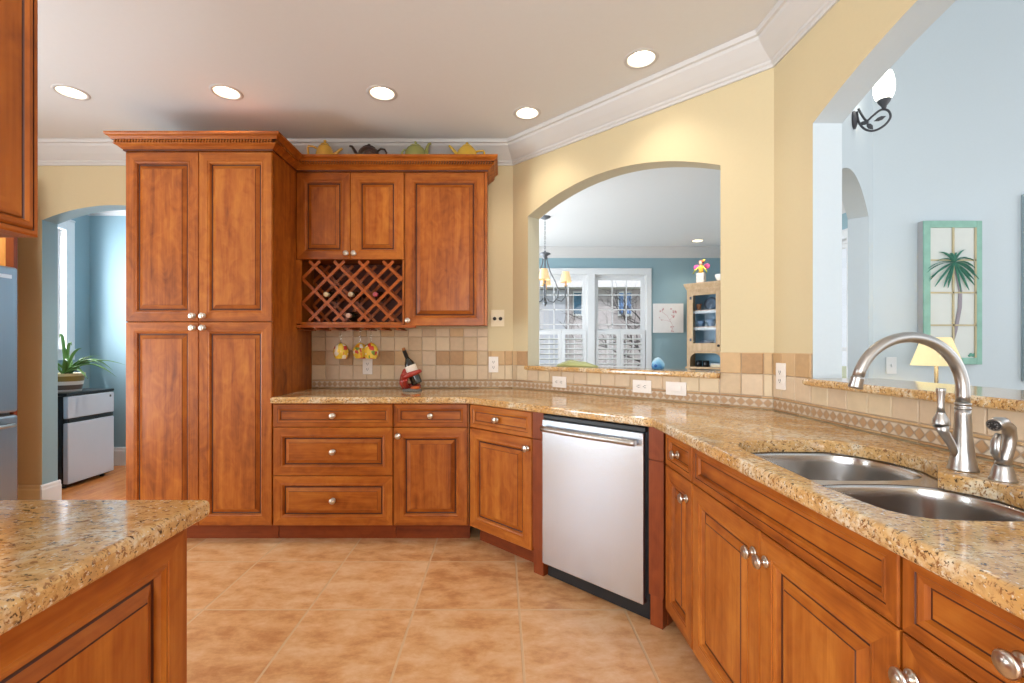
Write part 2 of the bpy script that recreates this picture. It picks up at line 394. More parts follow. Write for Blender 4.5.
wall('wall_back', (-4.4, YW), A0, 0.125, 0, CZ, [(-3.442+4.4, -2.357+4.4, 0, 2.178, 0.112)], [YEL, TEAL, TEAL])
wall('wall_diagonal', A0, A1, 0.125, 0, CZ, [(0.1515, 1.5022, 1.058, 2.178, 0.152)], [YEL, BLUE, REV])
wall('wall_right', A1, (XR, -2.7), 0.125, 0, CZ, [(A1[1]-2.009, A1[1]-0.08, 1.058, 2.178, 0.20)], [YEL, BLUE, BLUE])
mb = MB(); mb.box(1.337, -2.7, CZ, 1.462, 2.28, 4.5); structure(mb.build('wall_right_upper', BLUE))
wall('wall_left', (-4.0, 0.285), (-4.0, YW), 0.12, 0, CZ, [(0.665, 1.465, 0.3, 2.2, 0)], [YEL, YEL, TRIMW])
mb = MB(); mb.box(-1.95, 0.17, 0, -0.70, 0.285, CZ); structure(mb.build('wall_partition', YEL))
mb = MB(); mb.box(-4.52, -2.9, 0, -4.4, 0.30, CZ); mb.box(-4.4, 0.17, 0, -4.0, 0.285, CZ); structure(mb.build('wall_rear_left', YEL))
wall('wall_rear', (1.46, -2.7), (-4.4, -2.7), 0.12, 0, CZ, [(0.75, 4.85, 0.6, 2.4, 0)], [YEL, YEL, TRIMW])  # opening added to let the rear fill in
# hall beyond the left arch
wall('wall_hall_left', (-4.256, 3.60), (-4.256, 4.90), 0.12, 0, CZ, [(0.40, 0.99, 1.19, 2.37, 0)], [TEAL, TEAL, TRIMW])
mb = MB(); mb.box(-4.4, 4.874, 0, -1.2, 5.0, CZ); structure(mb.build('wall_hall_back', TEAL))
# dining room
wall('wall_dining_far', (-1.33, 7.174), (3.62, 7.174), 0.14, 0, CZ, [(0.548+1.33, 1.333+1.33, 0.86, 2.33, 0), (1.444+1.33, 2.229+1.33, 0.86, 2.33, 0), (-0.35+1.33, 0.437+1.33, 0.86, 2.33, 0)], [TEAL, TEAL, TRIMW])
wall('wall_dining_left', (-1.2, 3.60), (-1.2, 7.3), 0.13, 0, CZ, [(0.7, 3.1, 0.6, 2.4, 0)], [TEAL, TEAL, TRIMW])  # opening added to let the dining fill in
wall('wall_dining_right', (3.5, 7.3), (3.5, 3.70), 0.12, 0, CZ, [(1.6, 2.58, 0.3, 2.32, 0)], [TEAL, TEAL, TRIMW])
# great room
W0 = (1.462, 2.212); W1 = (2.883, 3.633)
wall('wall_angled', W1[::1], W0, -0.125, 0, 4.5, [(2.0096-1.787, 2.0096-0.60, 0, 2.19, 0.158)], [BLUE, TEAL, plain('grey_reveal_paint', srgb(190, 198, 202), 0.7, var=0.02)])
mb = MB(); mb.box(2.883, 3.633, 0, 7.4, 3.755, 4.5); structure(mb.build('wall_great_room', BLUE))
wall('wall_great_room_side', (7.2, 3.64), (7.2, -2.8), 0.12, 0, 4.5, [(0.8, 4.9, 0.4, 3.8, 0)], [BLUE, BLUE, TRIMW])
wall('wall_great_room_rear', (7.2, -2.7), (1.40, -2.7), 0.12, 0, 4.5, [(0.7, 5.1, 0.5, 3.7, 0)], [BLUE, BLUE, TRIMW])

# crown moulding and baseboards
CP = [(0, 2.586), (0.010, 2.586), (0.012, 2.600), (0.020, 2.606), (0.022, 2.618), (0.030, 2.624), (0.060, 2.655), (0.095, 2.698), (0.100, 2.712), (0.112, 2.716), (0.118, 2.7385), (0, 2.7385)]
mb = MB(); sweep(mb, [(-4.0, 0.4), (-4.0, YW), A0, A1, (XR, -2.7)], CP); structure(mb.build('trim_1', TRIMW))
mb = MB(); sweep(mb, [(-1.2, 3.7), (-1.2, 7.174), (3.5, 7.174), (3.5, 3.7)], CP); structure(mb.build('trim_2', TRIMW))
mb = MB(); sweep(mb, [(-4.256, 3.66), (-4.256, 4.874), (-1.33, 4.874)], CP); structure(mb.build('trim_3', TRIMW))
BP = [(0, 0.0), (0.016, 0.0), (0.016, 0.15), (0.012, 0.160), (0.012, 0.178), (0.006, 0.188), (0, 0.188)]
mb = MB(); sweep(mb, [(-4.0, 0.4), (-4.0, YW), (-3.442, YW)], BP); structure(mb.build('baseboard_back', plain('cream_baseboard', srgb(226, 210, 166), 0.5, var=0.02)))
mb = MB(); sweep(mb, [(-3.4425, YW-0.016), (-3.4425, YW+0.141)], BP); structure(mb.build('baseboard_arch', WHITE))
mb = MB(); sweep(mb, [(-4.256, 3.66), (-4.256, 4.874), (-1.33, 4.874)], BP); structure(mb.build('baseboard_hall', WHITE))

# ------------------------------------------------------------------ backsplash tile
def field(mb, s0, s1, z0, z1, pitch, kinds, s_off=0.0, y=-0.009):
    k = math.floor((s0-s_off)/pitch)
    s = s_off + k*pitch
    while s < s1-1e-4:
        a, b = max(s, s0)+0.0014, min(s+pitch, s1)-0.0014
        if b-a > 0.008:
            za, zb = z0+0.0014, z1-0.0014; e = 0.003; m = random.choice(kinds)
            o = [(a, y+0.004, za), (b, y+0.004, za), (b, y+0.004, zb), (a, y+0.004, zb)]
            i = [(a+e, y, za+e), (b-e, y, za+e), (b-e, y, zb-e), (a+e, y, zb-e)]
            bk = [(p[0], -0.003, p[2]) for p in o]
            mb.loft([bk, o, i], m, False, False, True)
        s += pitch
def mosaic(mb, s0, s1, z0=CT, h=0.065, y=-0.009):
    lz = 0.012
    for za, zb in ((z0, z0+lz), (z0+h-lz, z0+h)): field(mb, s0, s1, za, zb, 0.15, [3, 4, 5], 0.05, y)
    a, b = z0+lz, z0+h-lz; p = 0.038; n = max(1, int((s1-s0)/p)); p = (s1-s0)/n; zm = (a+b)/2
    mb.face([(s0, -0.006, a), (s1, -0.006, a), (s1, -0.006, b), (s0, -0.006, b)], 8)
    for i in range(n):
        c = s0+(i+0.5)*p; q = p/2-0.0016; r = (b-a)/2-0.0012
        mb.face([(c-q, y, zm), (c, y, zm-r), (c+q, y, zm), (c, y, zm+r)], 6)
        for sg in (1, -1):
            mb.face([(c+0.004, y, zm+sg*r), (c+p-0.004, y, zm+sg*r), (c+p/2, y, zm+sg*0.004)] if i < n-1 else [(c+0.004, y, zm+sg*r), (c+p/2, y, zm+sg*r), (c+p/2, y, zm+sg*0.004)], 7)
    mb.face([(s0, y, zm-0.018), (s0+p/2-0.004, y, zm-(b-a)/2), (s0, y, zm-(b-a)/2)], 7)
ROWS = [(0.979, 1.087), (1.087, 1.194), (1.194, 1.30), (1.30, 1.372)]
def splash(name, p0, p1, segs):
    d = Vector((p1[0]-p0[0], p1[1]-p0[1])); mb = MB()
    for s0, s1, ztop, off in segs:
        mb.face([(s0, -0.003, CT), (s1, -0.003, CT), (s1, -0.003, ztop), (s0, -0.003, ztop)], 8)
        mosaic(mb, s0, s1)
        for k, (za, zb) in enumerate(ROWS):
            if za >= ztop-0.005: break
            field(mb, s0, s1, za, min(zb, ztop), 0.1035, [3, 4, 5] if (k == 1 and ztop < 1.25) else ([0, 1, 2, 3, 4, 5, 4] if k == 1 else ([0, 1, 2, 1, 5] if k == 3 else [0, 0, 1, 2])), off)
        mb.box(s0, -0.009, ztop-0.004, s1, -0.001, ztop, 5)
    return structure(mb.build(name, TILEM, loc=(p0[0], p0[1], 0), rotz=math.atan2(d.y, d.x), recalc=False))
LD = (Vector(A1)-Vector(A0)).length
splash('trim_4', (-1.412, YW), A0, [(0, 1.322, 1.366, 0.0), (1.322, 1.506, 1.194, 0.0)])
splash('trim_5', A0, A1, [(0.004, 0.1515, 1.194, 0.1515), (0.1515, 1.5022, 1.058, 0.1515), (1.5022, LD-0.004, 1.194, 1.5022)])
splash('trim_6', A1, (XR, -0.6), [(0.004, A1[1]-2.009, 1.194, 0.28), (A1[1]-2.009, A1[1]-0.08, 1.058, 0.284), (A1[1]-0.08, A1[1]+0.6, 1.194, 0.284)])

# ------------------------------------------------------------------ cabinetry
def door_mesh(w_, h_, kind='door', panel_h=False):
    """front at y=0, back at y=.02; mats: stile grain z, rail grain x, glaze"""
    if kind == 'drawer': f = [(0, .02, 0), (0, .003, 0), (.003, 0, 0), (.026, 0, 0), (.0275, .0022, 2), (.031, .0012, 0), (.040, .0035, 0), (.0440, .0115, 0), (.0475, .0115, 2)]
    elif kind == 'big':  f = [(0, .02, 0), (0, .003, 0), (.003, 0, 0), (.046, 0, 0), (.0475, .0022, 0), (.0535, .0006, 0), (.062, .004, 0), (.0665, .0145, 0), (.0715, .0155, 2), (.0745, .0140, 2), (.095, .0040, 0), (.0966, .0015, 2)]
    else:                f = [(0, .02, 0), (0, .003, 0), (.003, 0, 0), (.052, 0, 0), (.0535, .0022, 0), (.0595, .0006, 0), (.068, .004, 0), (.0725, .0145, 0), (.0775, .0155, 2), (.0805, .0140, 2), (.102, .0040, 0), (.1036, .0015, 2)]
    k = min(1.0, (min(w_, h_)/2-0.012)/f[-1][0])
    mb = MB(); rs = []
    for ins, y, _ in f:
        i = ins*k; rs.append([(i, y, i), (w_-i, y, i), (w_-i, y, h_-i), (i, y, h_-i)])
    for a in range(len(rs)-1):
        g = f[a+1][2]
        for j in range(4):
            q = (j+1) % 4
            mb.face([rs[a][j], rs[a][q], rs[a+1][q], rs[a+1][j]], 2 if g == 2 else (1 if j in (0, 2) else 0))
    mb.face(rs[-1], 1 if panel_h else 0)
    mb.face(list(reversed(rs[0])), 0)
    return mb
def knob(parent, x, z):
    mb = MB()
    mb.lathe([(k_*1.22, h_*1.05) for k_, h_ in [(0.0125, 0.0), (0.0130, -0.002), (0.0105, -0.0045), (0.0060, -0.006), (0.0052, -0.014), (0.0090, -0.017), (0.0142, -0.020), (0.0150, -0.0235), (0.0125, -0.027), (0.0095, -0.0262), (0.0070, -0.0285), (0.0015, -0.0298)]], (0, 0, 0), 20, 0, 'y')
    return lab(mb.build('knob', KNOBM, parent, (x, -0.0004, z)), 'round satin nickel knob with ringed face')
def door(root, x, z, w_, h_, knob_at=None, name='door', kind='door', panel_h=False):
    o = door_mesh(w_, h_, kind, panel_h).build(name, WOODM, root, (x, 0, z), recalc=True)
    if knob_at: knob(o, *knob_at)
    return o
GAP = 0.0016
def base_body(root, w_, depth=0.60, hollow=False, toe=True):
    mb = MB(); y0 = 0.0212
    if hollow:
        for x in (0.0005, w_-0.0185): mb.box(x, y0, 0.115, x+0.018, depth, 0.872)
        mb.box(0.0185, y0, 0.115, w_-0.0185, depth, 0.133); mb.box(0.0185, depth-0.012, 0.133, w_-0.0185, depth, 0.872)
        mb.box(0.0185, y0, 0.133, w_-0.0185, y0+0.004, 0.872, 2)
    else:
        mb.box(0.0005, y0, 0.115, w_-0.0005, depth, 0.872)
    b = mb.build('body', [WV, WH, GZ], root)
    if toe:
        m2 = MB(); m2.box(0.0005, 0.092, 0.0, w_-0.0005, 0.11, 0.1145); m2.build('toe_kick', TK, root)
    return b
DZ, DH = 0.115, 0.608     # door bottom / height
TZ, TH = 0.727, 0.141     # top drawer
# back run: three-drawer unit
W1_ = 0.748
t = thing('drawer_base_cabinet', 'cherry base cabinet with three wide drawers beside the tall pantry', 'cabinet', (-1.4125, YF, 0))
base_body(t, W1_)
door(t, 0.004, TZ, W1_-0.006, TH, (W1_/2, TH/2), 'drawer', 'drawer', True)
door(t, 0.004, 0.425, W1_-0.006, 0.2985, (W1_/2, 0.149), 'drawer', 'big', True)
door(t, 0.004, DZ, W1_-0.006, 0.3065, (W1_/2, 0.157), 'drawer', 'big', True)
W2_ = 0.472
t = thing('base_cabinet', 'cherry base cabinet with one drawer over one door, right of the three wide drawers', 'cabinet', (-0.664, YF, 0))
base_body(t, W2_)
door(t, 0.004, TZ, W2_-0.014, TH, (W2_/2-0.006, TH/2), 'drawer', 'drawer', True)
door(t, 0.004, DZ, W2_-0.014, DH, (0.030, DH-0.05), 'door')
# diagonal run
W3_ = 0.516
R45 = -PI/4
px, py = diag_pt(0.0)
t = thing('corner_base_cabinet', 'angled cherry base cabinet with drawer and door, left of the dishwasher', 'cabinet', (px, py, 0), R45)
base_body(t, W3_)
door(t, 0.006, TZ, W3_-0.010, TH, (W3_/2-0.02, TH/2), 'drawer', 'drawer', True)
door(t, 0.006, DZ, W3_-0.010, DH, (W3_-0.04, DH-0.055), 'door')
def post(s0, s1, label):
    px, py = diag_pt(s0); w_ = s1-s0
    mb = MB(); mb.box(0.001, 0.002, 0.731, w_-0.001, 0.5, 0.872); mb.box(0.001, 0.002, 0.135, w_-0.001, 0.5, 0.725); mb.box(0.004, 0.008, 0.725, w_-0.004, 0.45, 0.731)
    mb.box(0.003, 0.05, 0.0, w_-0.003, 0.5, 0.135)
    o = mb.build('cabinet_post', POST, None, (px, py, 0), R45, bevel=0.0015); tag(o, label, 'cabinet post')
    m2 = MB(); m2.box(0.006, 0.006, 0.0, w_-0.006, 0.049, 0.1345); m2.build('foot_block', POST, o, bevel=0.002)
post(0.5175, 0.5975, 'narrow dark cherry post with foot at left of the dishwasher')
post(1.1955, 1.266, 'narrow dark cherry post with foot at right of the dishwasher')
# dishwasher
px, py = diag_pt(0.5985)
DWW = 0.596
t = thing('dishwasher', 'stainless steel dishwasher with bar handle under the angled counter', 'dishwasher', (px, py, 0), R45)
mb = MB(); mb.box(0.002, 0.02, 0.10, DWW-0.002, 0.56, 0.866); mb.build('tub_body', BLACK, t)
mb = MB(); mb.box(0.004, -0.018, 0.085, DWW-0.014, 0.019, 0.842); mb.build('door_panel', STEEL, t, bevel=0.004)
mb = MB(); mb.box(0.004, -0.008, 0.844, DWW-0.010, 0.019, 0.866); mb.build('control_strip', BLACK, t, bevel=0.003)
mb = MB(); mb.box(0.006, 0.03, 0.005, DWW-0.006, 0.06, 0.099); lab(mb.build('kick_plate', BLACK, t), 'black recessed kick plate')
mb = MB(); n = 18
pth = [(0.022+(DWW-0.060)*i/n, -0.042-0.010*math.sin(PI*i/n), 0.797) for i in range(n+1)]
mb.tube(pth, 0.0145, 14)
for x in (0.045, DWW-0.062): mb.tube([(x, -0.019, 0.797), (x, -0.046, 0.797)], 0.008, 10)
mb.build('bar_handle', NICKEL, t)
# right run (local x runs towards the camera)
def rroot(name, label, ystart): return thing(name, label, 'cabinet', (XF, ystart, 0), -PI/2)
t = rroot('narrow_base_cabinet', 'narrow cherry base cabinet with small drawer and door, right of the dishwasher', 1.992)
W4_ = 0.279; base_body(t, W4_)
door(t, 0.003, TZ, W4_-0.006, TH, (W4_/2, TH/2), 'drawer', 'drawer', True)
door(t, 0.003, DZ, W4_-0.006, DH, (W4_-0.055, DH-0.07), 'door')
t = rroot('sink_base_cabinet', 'wide cherry sink cabinet with two doors under the steel sink', 1.7125)
W5_ = 0.889; base_body(t, W5_, hollow=True)
door(t, 0.003, TZ, W5_-0.006, TH, None, 'false_drawer_front', 'drawer', True)
hw = W5_/2-0.0045
door(t, 0.003, DZ, hw, DH, (hw-0.028, DH-0.068), 'door')
door(t, 0.003+hw+0.003, DZ, hw, DH, (0.028, DH-0.068), 'door')
t = rroot('drawer_and_door_cabinet', 'cherry base cabinet nearest the camera, past the sink doors on the right', 0.823)
W6_ = 0.386; base_body(t, W6_)
door(t, 0.003, TZ, W6_-0.006, TH, (W6_/2, TH/2), 'drawer', 'drawer', True)
door(t, 0.003, DZ, W6_-0.006, DH, (0.022, DH-0.066), 'door')
t = rroot('far_base_cabinet', 'cherry base cabinet at the near end of the right counter', 0.436)
W7_ = 0.9; base_body(t, W7_); door(t, 0.003, TZ, W7_-0.006, TH, (W7_/2, TH/2), 'drawer', 'drawer', True); door(t, 0.003, DZ, W7_-0.006, DH, (0.03, DH-0.05))
bpy_far = t

# pantry
CRP = [(0, 2.438), (0.007, 2.438), (0.008, 2.446), (0.014, 2.449), (0.026, 2.460), (0.040, 2.468), (0.045, 2.473), (0.031, 2.4735), (0.031, 2.4925), (0.049, 2.493), (0.052, 2.499), (0.060, 2.508), (0.070, 2.514), (0.074, 2.520), (0.074, 2.530), (0, 2.530)]
CPATH = [(-2.326, YW-0.002), (-2.326, YF), (-1.414, YF), (-1.414, 3.258), (-0.662, 3.258), (-0.090, 3.258), (-0.090, YW-0.002)]
def crown(root, i0, i1):
    mb = MB(); sweep(mb, CPATH, CRP, i0, i1, pm={1: 1, 6: 1, 7: 1, 8: 1})
    ox, oy = root.location.x, root.location.y
    for i in range(i0, i1):
        a, b = Vector(CPATH[i]), Vector(CPATH[i+1]); d = (b-a).normalized(); nr = Vector((d.y, -d.x)); L = (b-a).length
        e0 = -0.034 if i in (0, 1, 4) and i != 4 else 0.0
        lo = 0.0 if i == 0 else (-0.032 if i in (1, 2, 5) else 0.036 if i == 3 else 0.0)
        hi = L+0.032 if i in (0, 1, 4) else (L-0.036 if i == 2 else L)
        k = lo
        while k < hi-0.006:
            c = a+d*(k+0.0035); xf = Matrix.Translation((c.x+nr.x*0.0400, c.y+nr.y*0.0400, 2.483)) @ Matrix.Rotation(math.atan2(d.y, d.x), 4, 'Z') @ Matrix.Rotation(0.4, 4, 'Y')
            mb.box(-0.0043, -0.0088, -0.0088, 0.0043, 0.0080, 0.0088, 0, xf); k += 0.0180
    mb.v = [(x-ox, y-oy, z) for x, y, z in mb.v]
    return lab(mb.build('crown_molding', [WH, GZ], root), 'cherry crown with rope bead')
t = thing('pantry_cabinet', 'tall four-door cherry pantry cabinet standing between the arch and the counter', 'cabinet', (-2.326, YF, 0))
PWID = 0.912
mb = MB(); mb.box(0, 0.0212, 0.115, PWID, 0.612, 2.45); mb.build('body', [WV, WH, GZ], t)
mb = MB(); mb.box(0.002, 0.09, 0, PWID-0.002, 0.11, 0.1145); mb.build('toe_kick', TK, t)
hw = PWID/2-0.004
for k in (0, 1):
    x = 0.0025+k*(hw+0.003)
    kx = hw-0.03 if k == 0 else 0.03
    door(t, x, 1.3815, hw, 1.051, (kx, 0.035), 'door')
    door(t, x, DZ, hw, 1.2615, (kx, 1.2265), 'door')
crown(t, 0, 3)
# wall cabinets
YU = 3.258
t = thing('wine_rack_wall_cabinet', 'cherry wall cabinet with two small doors over a lattice wine rack', 'cabinet', (-1.4135, YU, 0))
UW = 0.751
mb = MB(); D0, D1_ = 0.0212, 0.272
mb.box(0, D0, 1.84, UW, D1_, 2.525); mb.box(0, D0, 1.385, 0.02, D1_, 1.84); mb.box(UW-0.02, D0, 1.385, UW, D1_, 1.84); mb.box(0.02, D0, 1.378, UW-0.02, D1_, 1.396)
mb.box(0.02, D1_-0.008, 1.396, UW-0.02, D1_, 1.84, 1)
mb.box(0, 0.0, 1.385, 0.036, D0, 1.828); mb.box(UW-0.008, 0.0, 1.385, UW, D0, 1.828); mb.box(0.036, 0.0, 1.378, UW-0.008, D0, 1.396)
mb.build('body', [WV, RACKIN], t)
hw = UW/2-0.003
door(t, 0.002, 1.831, hw, 0.603, (hw-0.025, 0.04)); door(t, 0.005+hw, 1.831, hw-0.003, 0.603, (0.025, 0.04))
def lattice(y0, y1, hw_):
    mb = MB(); x0, x1, za, zb = 0.037, UW-0.021 if y0 > 0.1 else UW-0.009, 1.397, 1.827
    zt = 1.823
    for sg, st in ((-1, -1.248), (1, -1.327)):
        for k in range(-6, 10):
            xt = st+0.1705*k+1.4135
            pts = []
            zs_ = [za, zb]
            # x = xt + sg*(zt - z)
            cand = []
            for z in zs_:
                x = xt+sg*(zt-z)
                if x0 <= x <= x1: cand.append((x, z))
            for x in (x0, x1):
                z = zt-(x-xt)/sg
                if za < z < zb: cand.append((x, z))
            if len(cand) < 2: continue
            (xa, a), (xb, b) = cand[0], cand[1]
            L = math.hypot(xb-xa, b-a)
            if L < 0.03: continue
            ang = math.atan2(b-a, xb-xa)
            xf = Matrix.Translation(((xa+xb)/2, 0, (a+b)/2)) @ Matrix.Rotation(-ang, 4, 'Y')
            off = 0.0 if sg < 0 else 0.0008
            mb.box(-L/2+hw_, y0+off, -hw_, L/2-hw_, y1+off, hw_, 0, xf)
    return mb
lattice(0.003, 0.016, 0.010).build('lattice', RACK, t)
lattice(0.195, 0.208, 0.010).build('lattice', RACK, t)
mb = MB()
mb.box(0.0, 0.0, 1.357, UW+0.078, 0.016, 1.3765)
for k in range(7):
    x = 0.02+k*0.113; mb.box(x-0.022, 0.016, 1.343, x+0.022, 0.25, 1.349); mb.box(x-0.006, 0.016, 1.349, x+0.006, 0.25, 1.3765)
mb.build('stemware_rack', RACK, t, bevel=0.0015)
crown(t, 3, 4)
t = thing('wall_cabinet', 'cherry wall cabinet with one tall door right of the wine rack', 'cabinet', (-0.6615, YU, 0))
VW = 0.5715
mb = MB(); mb.box(0, 0.0212, 1.378, VW, 0.272, 2.525); mb.box(VW-0.016, 0.002, 1.372, VW, 0.0212, 2.44); mb.build('body', [WV, WH], t)
door(t, 0.003, 1.372, VW-0.022, 1.062, (0.022, 0.035))
crown(t, 4, 6)
# left counter run and the cabinet over it
t = thing('peninsula_base_cabinet', 'cherry base cabinet with raised end panel under the left granite counter', 'cabinet', (-0.619, 0.30, 0), PI/2)
mb = MB(); mb.box(0, 0.0212, 0.115, 0.632, 1.30, 0.872); mb.box(0.0, 0.0212, 0.0, 0.52, 1.30, 0.115); mb.build('body', [WV, WH], t)
door(t, 0.0, 0.02, 0.632, 0.852, None, 'end_panel')
t = thing('near_wall_cabinet', 'cherry wall cabinet end hanging at the upper left edge of the photo', 'cabinet', (-0.656, 0.292, 1.377), PI/2)
mb = MB(); mb.box(0, 0.0212, 0, 0.379, 1.2, 1.06); mb.build('body', [WV, WH], t)
EP = [(0, .02, 0), (0, .004, 0), (.0025, .0015, 0), (.0075, .0015, 0), (.0085, .0035, 2), (.012, -.001, 0), (.017, -.0015, 0), (.0205, .002, 0), (.022, .0045, 2), (.0235, .003, 0)]
mb = MB(); w_, h_ = 0.379, 1.06; rs = [[(i, y, i), (w_-i, y, i), (w_-i, y, h_-i), (i, y, h_-i)] for i, y, _ in EP]
for a in range(len(rs)-1):
    for j in range(4):
        q = (j+1) % 4; mb.face([rs[a][j], rs[a][q], rs[a+1][q], rs[a+1][j]], 2 if EP[a+1][2] == 2 else (1 if j in (0, 2) else 0))
i2 = 0.075; r2 = [(i2, .003, i2), (w_-i2, .003, i2), (w_-i2, .003, h_-i2), (i2, .003, h_-i2)]
for j in range(4):
    q = (j+1) % 4; mb.face([rs[-1][j], rs[-1][q], r2[q], r2[j]], 1 if j in (0, 2) else 0)
r3 = [(i2+.004, .006, i2+.004), (w_-i2-.004, .006, i2+.004), (w_-i2-.004, .006, h_-i2-.004), (i2+.004, .006, h_-i2-.004)]
for j in range(4):
    q = (j+1) % 4; mb.face([r2[j], r2[q], r3[q], r3[j]], 2)
mb.face(r3, 0); mb.build('end_panel', WOODM, t)

# ------------------------------------------------------------------ worktops, ledges
SINK = [(.7515, 1.481), (.775, 1.518), (.810, 1.538), (.909, 1.553), (1.0716, 1.553), (1.129, 1.492), (1.166, 1.415), (1.176, 1.313), (1.149, 1.237), (1.095, 1.175), (1.079, 1.158), (1.0826, 1.135), (1.106, 1.10), (1.121, 1.061),
        (1.118, 1.01), (1.110, .95), (1.085, .89), (1.04, .85), (.98, .832), (.904, .829), (.8237, .8336), (.7724, .842), (.7488, .859), (.730, .8865), (.7227, .931), (.720, .989), (.7172, 1.054), (.722, 1.15), (.724, 1.2375), (.731, 1.385), (.738, 1.445)]
e = 0.028
c0 = (-0.192-e*math.tan(PI/8), YF-e)
fx = XF-0.045
c1y = 0
# front diagonal line offset by e: X+Y = const
k = (px_ := diag_pt(0, -e))[0]+px_[1]
TOP = [(-1.4125, YF-e), (k-(YF-e), YF-e), (fx, k-fx), (fx, -0.55), (XR-0.009, -0.55), (XR-0.009, A1[1]-0.004), (A0[0]-0.004, YW-0.009), (-1.4125, YW-0.009)]
o = slab('worktop', TOP, [SINK], 0.874, CT, GR, 0.012)
tag(o, 'gold speckled granite worktop running along the back and right walls around the sink', 'worktop')
o = slab('worktop', [(-1.9, 0.287), (-0.590, 0.287), (-0.590, 0.955), (-1.9, 0.955)], [], 0.874, CT, GR, 0.013)
tag(o, 'gold speckled granite worktop on the left foreground cabinet', 'worktop')
u = Vector((S45, -S45)); nn = Vector((S45, S45))
def dg(s, y): p = Vector(A0)+u*s+nn*y; return (p.x, p.y)
o = slab('bar_ledge', [dg(0.153, -0.045), dg(1.5007, -0.045), dg(1.5007, 0.20), dg(0.153, 0.20)], [], 1.059, 1.089, GR, 0.010)
tag(o, 'granite ledge in the middle arch opening behind the dishwasher', 'ledge')
o = slab('bar_ledge', [(1.290, 0.085), (1.290, 2.005), (1.62, 2.005), (1.62, 0.085)], [], 1.059, 1.089, GR, 0.010)
tag(o, 'granite ledge in the right arch opening behind the faucet', 'ledge')

# ------------------------------------------------------------------ sink, faucet, sprayer
t = thing('kitchen_sink', 'stainless undermount sink with two rounded bowls in the right counter', 'sink', (0.94, 1.19, 0.0))
def sup(cx, cy, ax, ay, n, m=48, skew=None):
    out = []
    for i in range(m):
        a = 2*PI*i/m; ca, sa = math.cos(a), math.sin(a)
        out.append((cx+ax*math.copysign(abs(ca)**(2/n), ca), cy+ay*math.copysign(abs(sa)**(2/n), sa)))
    return out
def bowl(x0, x1, y0, y1, n, name):
    cx, cy, ax, ay = (x0+x1)/2, (y0+y1)/2, (x1-x0)/2, (y1-y0)/2
    mb = MB(); rings = []
    for dz, k in ((0.0, 1.03), (0.0, 1.0), (-0.006, 0.985), (-0.03, 0.975), (-0.12, 0.955), (-0.155, 0.93), (-0.172, 0.86), (-0.178, 0.7), (-0.180, 0.2)):
        rings.append([(x-0.94, y-1.19, 0.8705+dz) for x, y in sup(cx, cy, ax*k, ay*k, n)])
    mb.loft(rings, 0, True, False, True)
    o = mb.build(name, SINKM, t); lab(o, 'round-cornered steel bowl')
    m2 = MB(); m2.lathe([(0.045, 0), (0.045, 0.004), (0.03, 0.003), (0.028, -0.004), (0.001, -0.004)], (cx-0.94, cy-1.19, 0.8705-0.1795), 20); m2.build('drain', NICKEL, o)
bowl(0.728, 1.172, 1.225, 1.552, 3.2, 'bowl'); bowl(0.722, 1.122, 0.832, 1.195, 3.2, 'bowl')
rim_o = [(0.70, 0.828), (1.20, 0.828), (1.20, 1.59), (0.70, 1.59)]
o = slab('rim', rim_o, [sup(0.95, 1.3885, 0.222, 0.1635, 3.2), sup(0.922, 1.0135, 0.20, 0.1815, 3.2)], 0.8695, 0.8725, SINKM)
o.parent = t; o.location = (-0.94, -1.19, 0.871)

t = thing('kitchen_faucet', 'brushed nickel gooseneck faucet with side lever behind the sink', 'faucet', (1.156, 1.174, CT))
mb = MB(); mb.lathe([(0.0300, 0.0), (0.0300, 0.004), (0.0277, 0.009), (0.0239, 0.030), (0.0200, 0.065), (0.0173, 0.10), (0.0158, 0.14), (0.0154, 0.152)], seg=32); mb.build('body', NICKEL, t)
mb = MB(); mb.lathe([(0.0146, 0.152), (0.0166, 0.153), (0.0166, 0.156), (0.0150, 0.157), (0.0150, 0.163), (0.0166, 0.164), (0.0166, 0.167), (0.0142, 0.168)], seg=32); mb.build('collar', NICKEL, t)
mb = MB(); R = 0.133; pts = [(0, 0, 0.17), (0, 0, 0.185)]
for i in range(25):
    a = math.radians(165)*i/24; pts.append((-R+R*math.cos(a), 0, 0.199+R*math.sin(a)))
mb.tube(pts, [0.0140]*2+[0.0138-0.0012*i/24 for i in range(25)], 20); mb.build('spout', NICKEL, t)
a = math.radians(165); e0 = Vector((-R+R*math.cos(a), 0, 0.199+R*math.sin(a))); dr = Vector((-math.sin(a), 0, math.cos(a)))
mb = MB(); mb.tube([e0-dr*0.0, e0+dr*0.003, e0+dr*0.006, e0+dr*0.010, e0+dr*0.028, e0+dr*0.030], [0.0128, 0.0148, 0.0148, 0.0132, 0.0158, 0.0145], 20); mb.build('spout_tip', NICKEL, t)
mb = MB(); mb.tube([(-0.012, 0.0, 0.028), (-0.026, 0.0, 0.06), (-0.046, 0.002, 0.095), (-0.053, 0.002, 0.112)], [0.0085, 0.0090, 0.0112, 0.0158], 18); mb.build('valve_arm', NICKEL, t)
mb = MB(); mb.lathe([(0.0166, 0.0), (0.0177, 0.003), (0.0173, 0.006), (0.0158, 0.014), (0.0100, 0.026), (0.0089, 0.029), (0.0096, 0.031)], (-0.053, 0.002, 0.113), 24)
mb.lathe([(0.0081, 0.031), (0.0065, 0.045), (0.0073, 0.065), (0.0096, 0.084), (0.0104, 0.088), (0.0089, 0.091), (0.0015, 0.0915)], (-0.053, 0.002, 0.113), 24)
mb.build('lever_handle', NICKEL, t)
t = thing('side_sprayer', 'brushed nickel side sprayer standing right of the tall faucet', 'sprayer', (1.158, 1.082, CT))
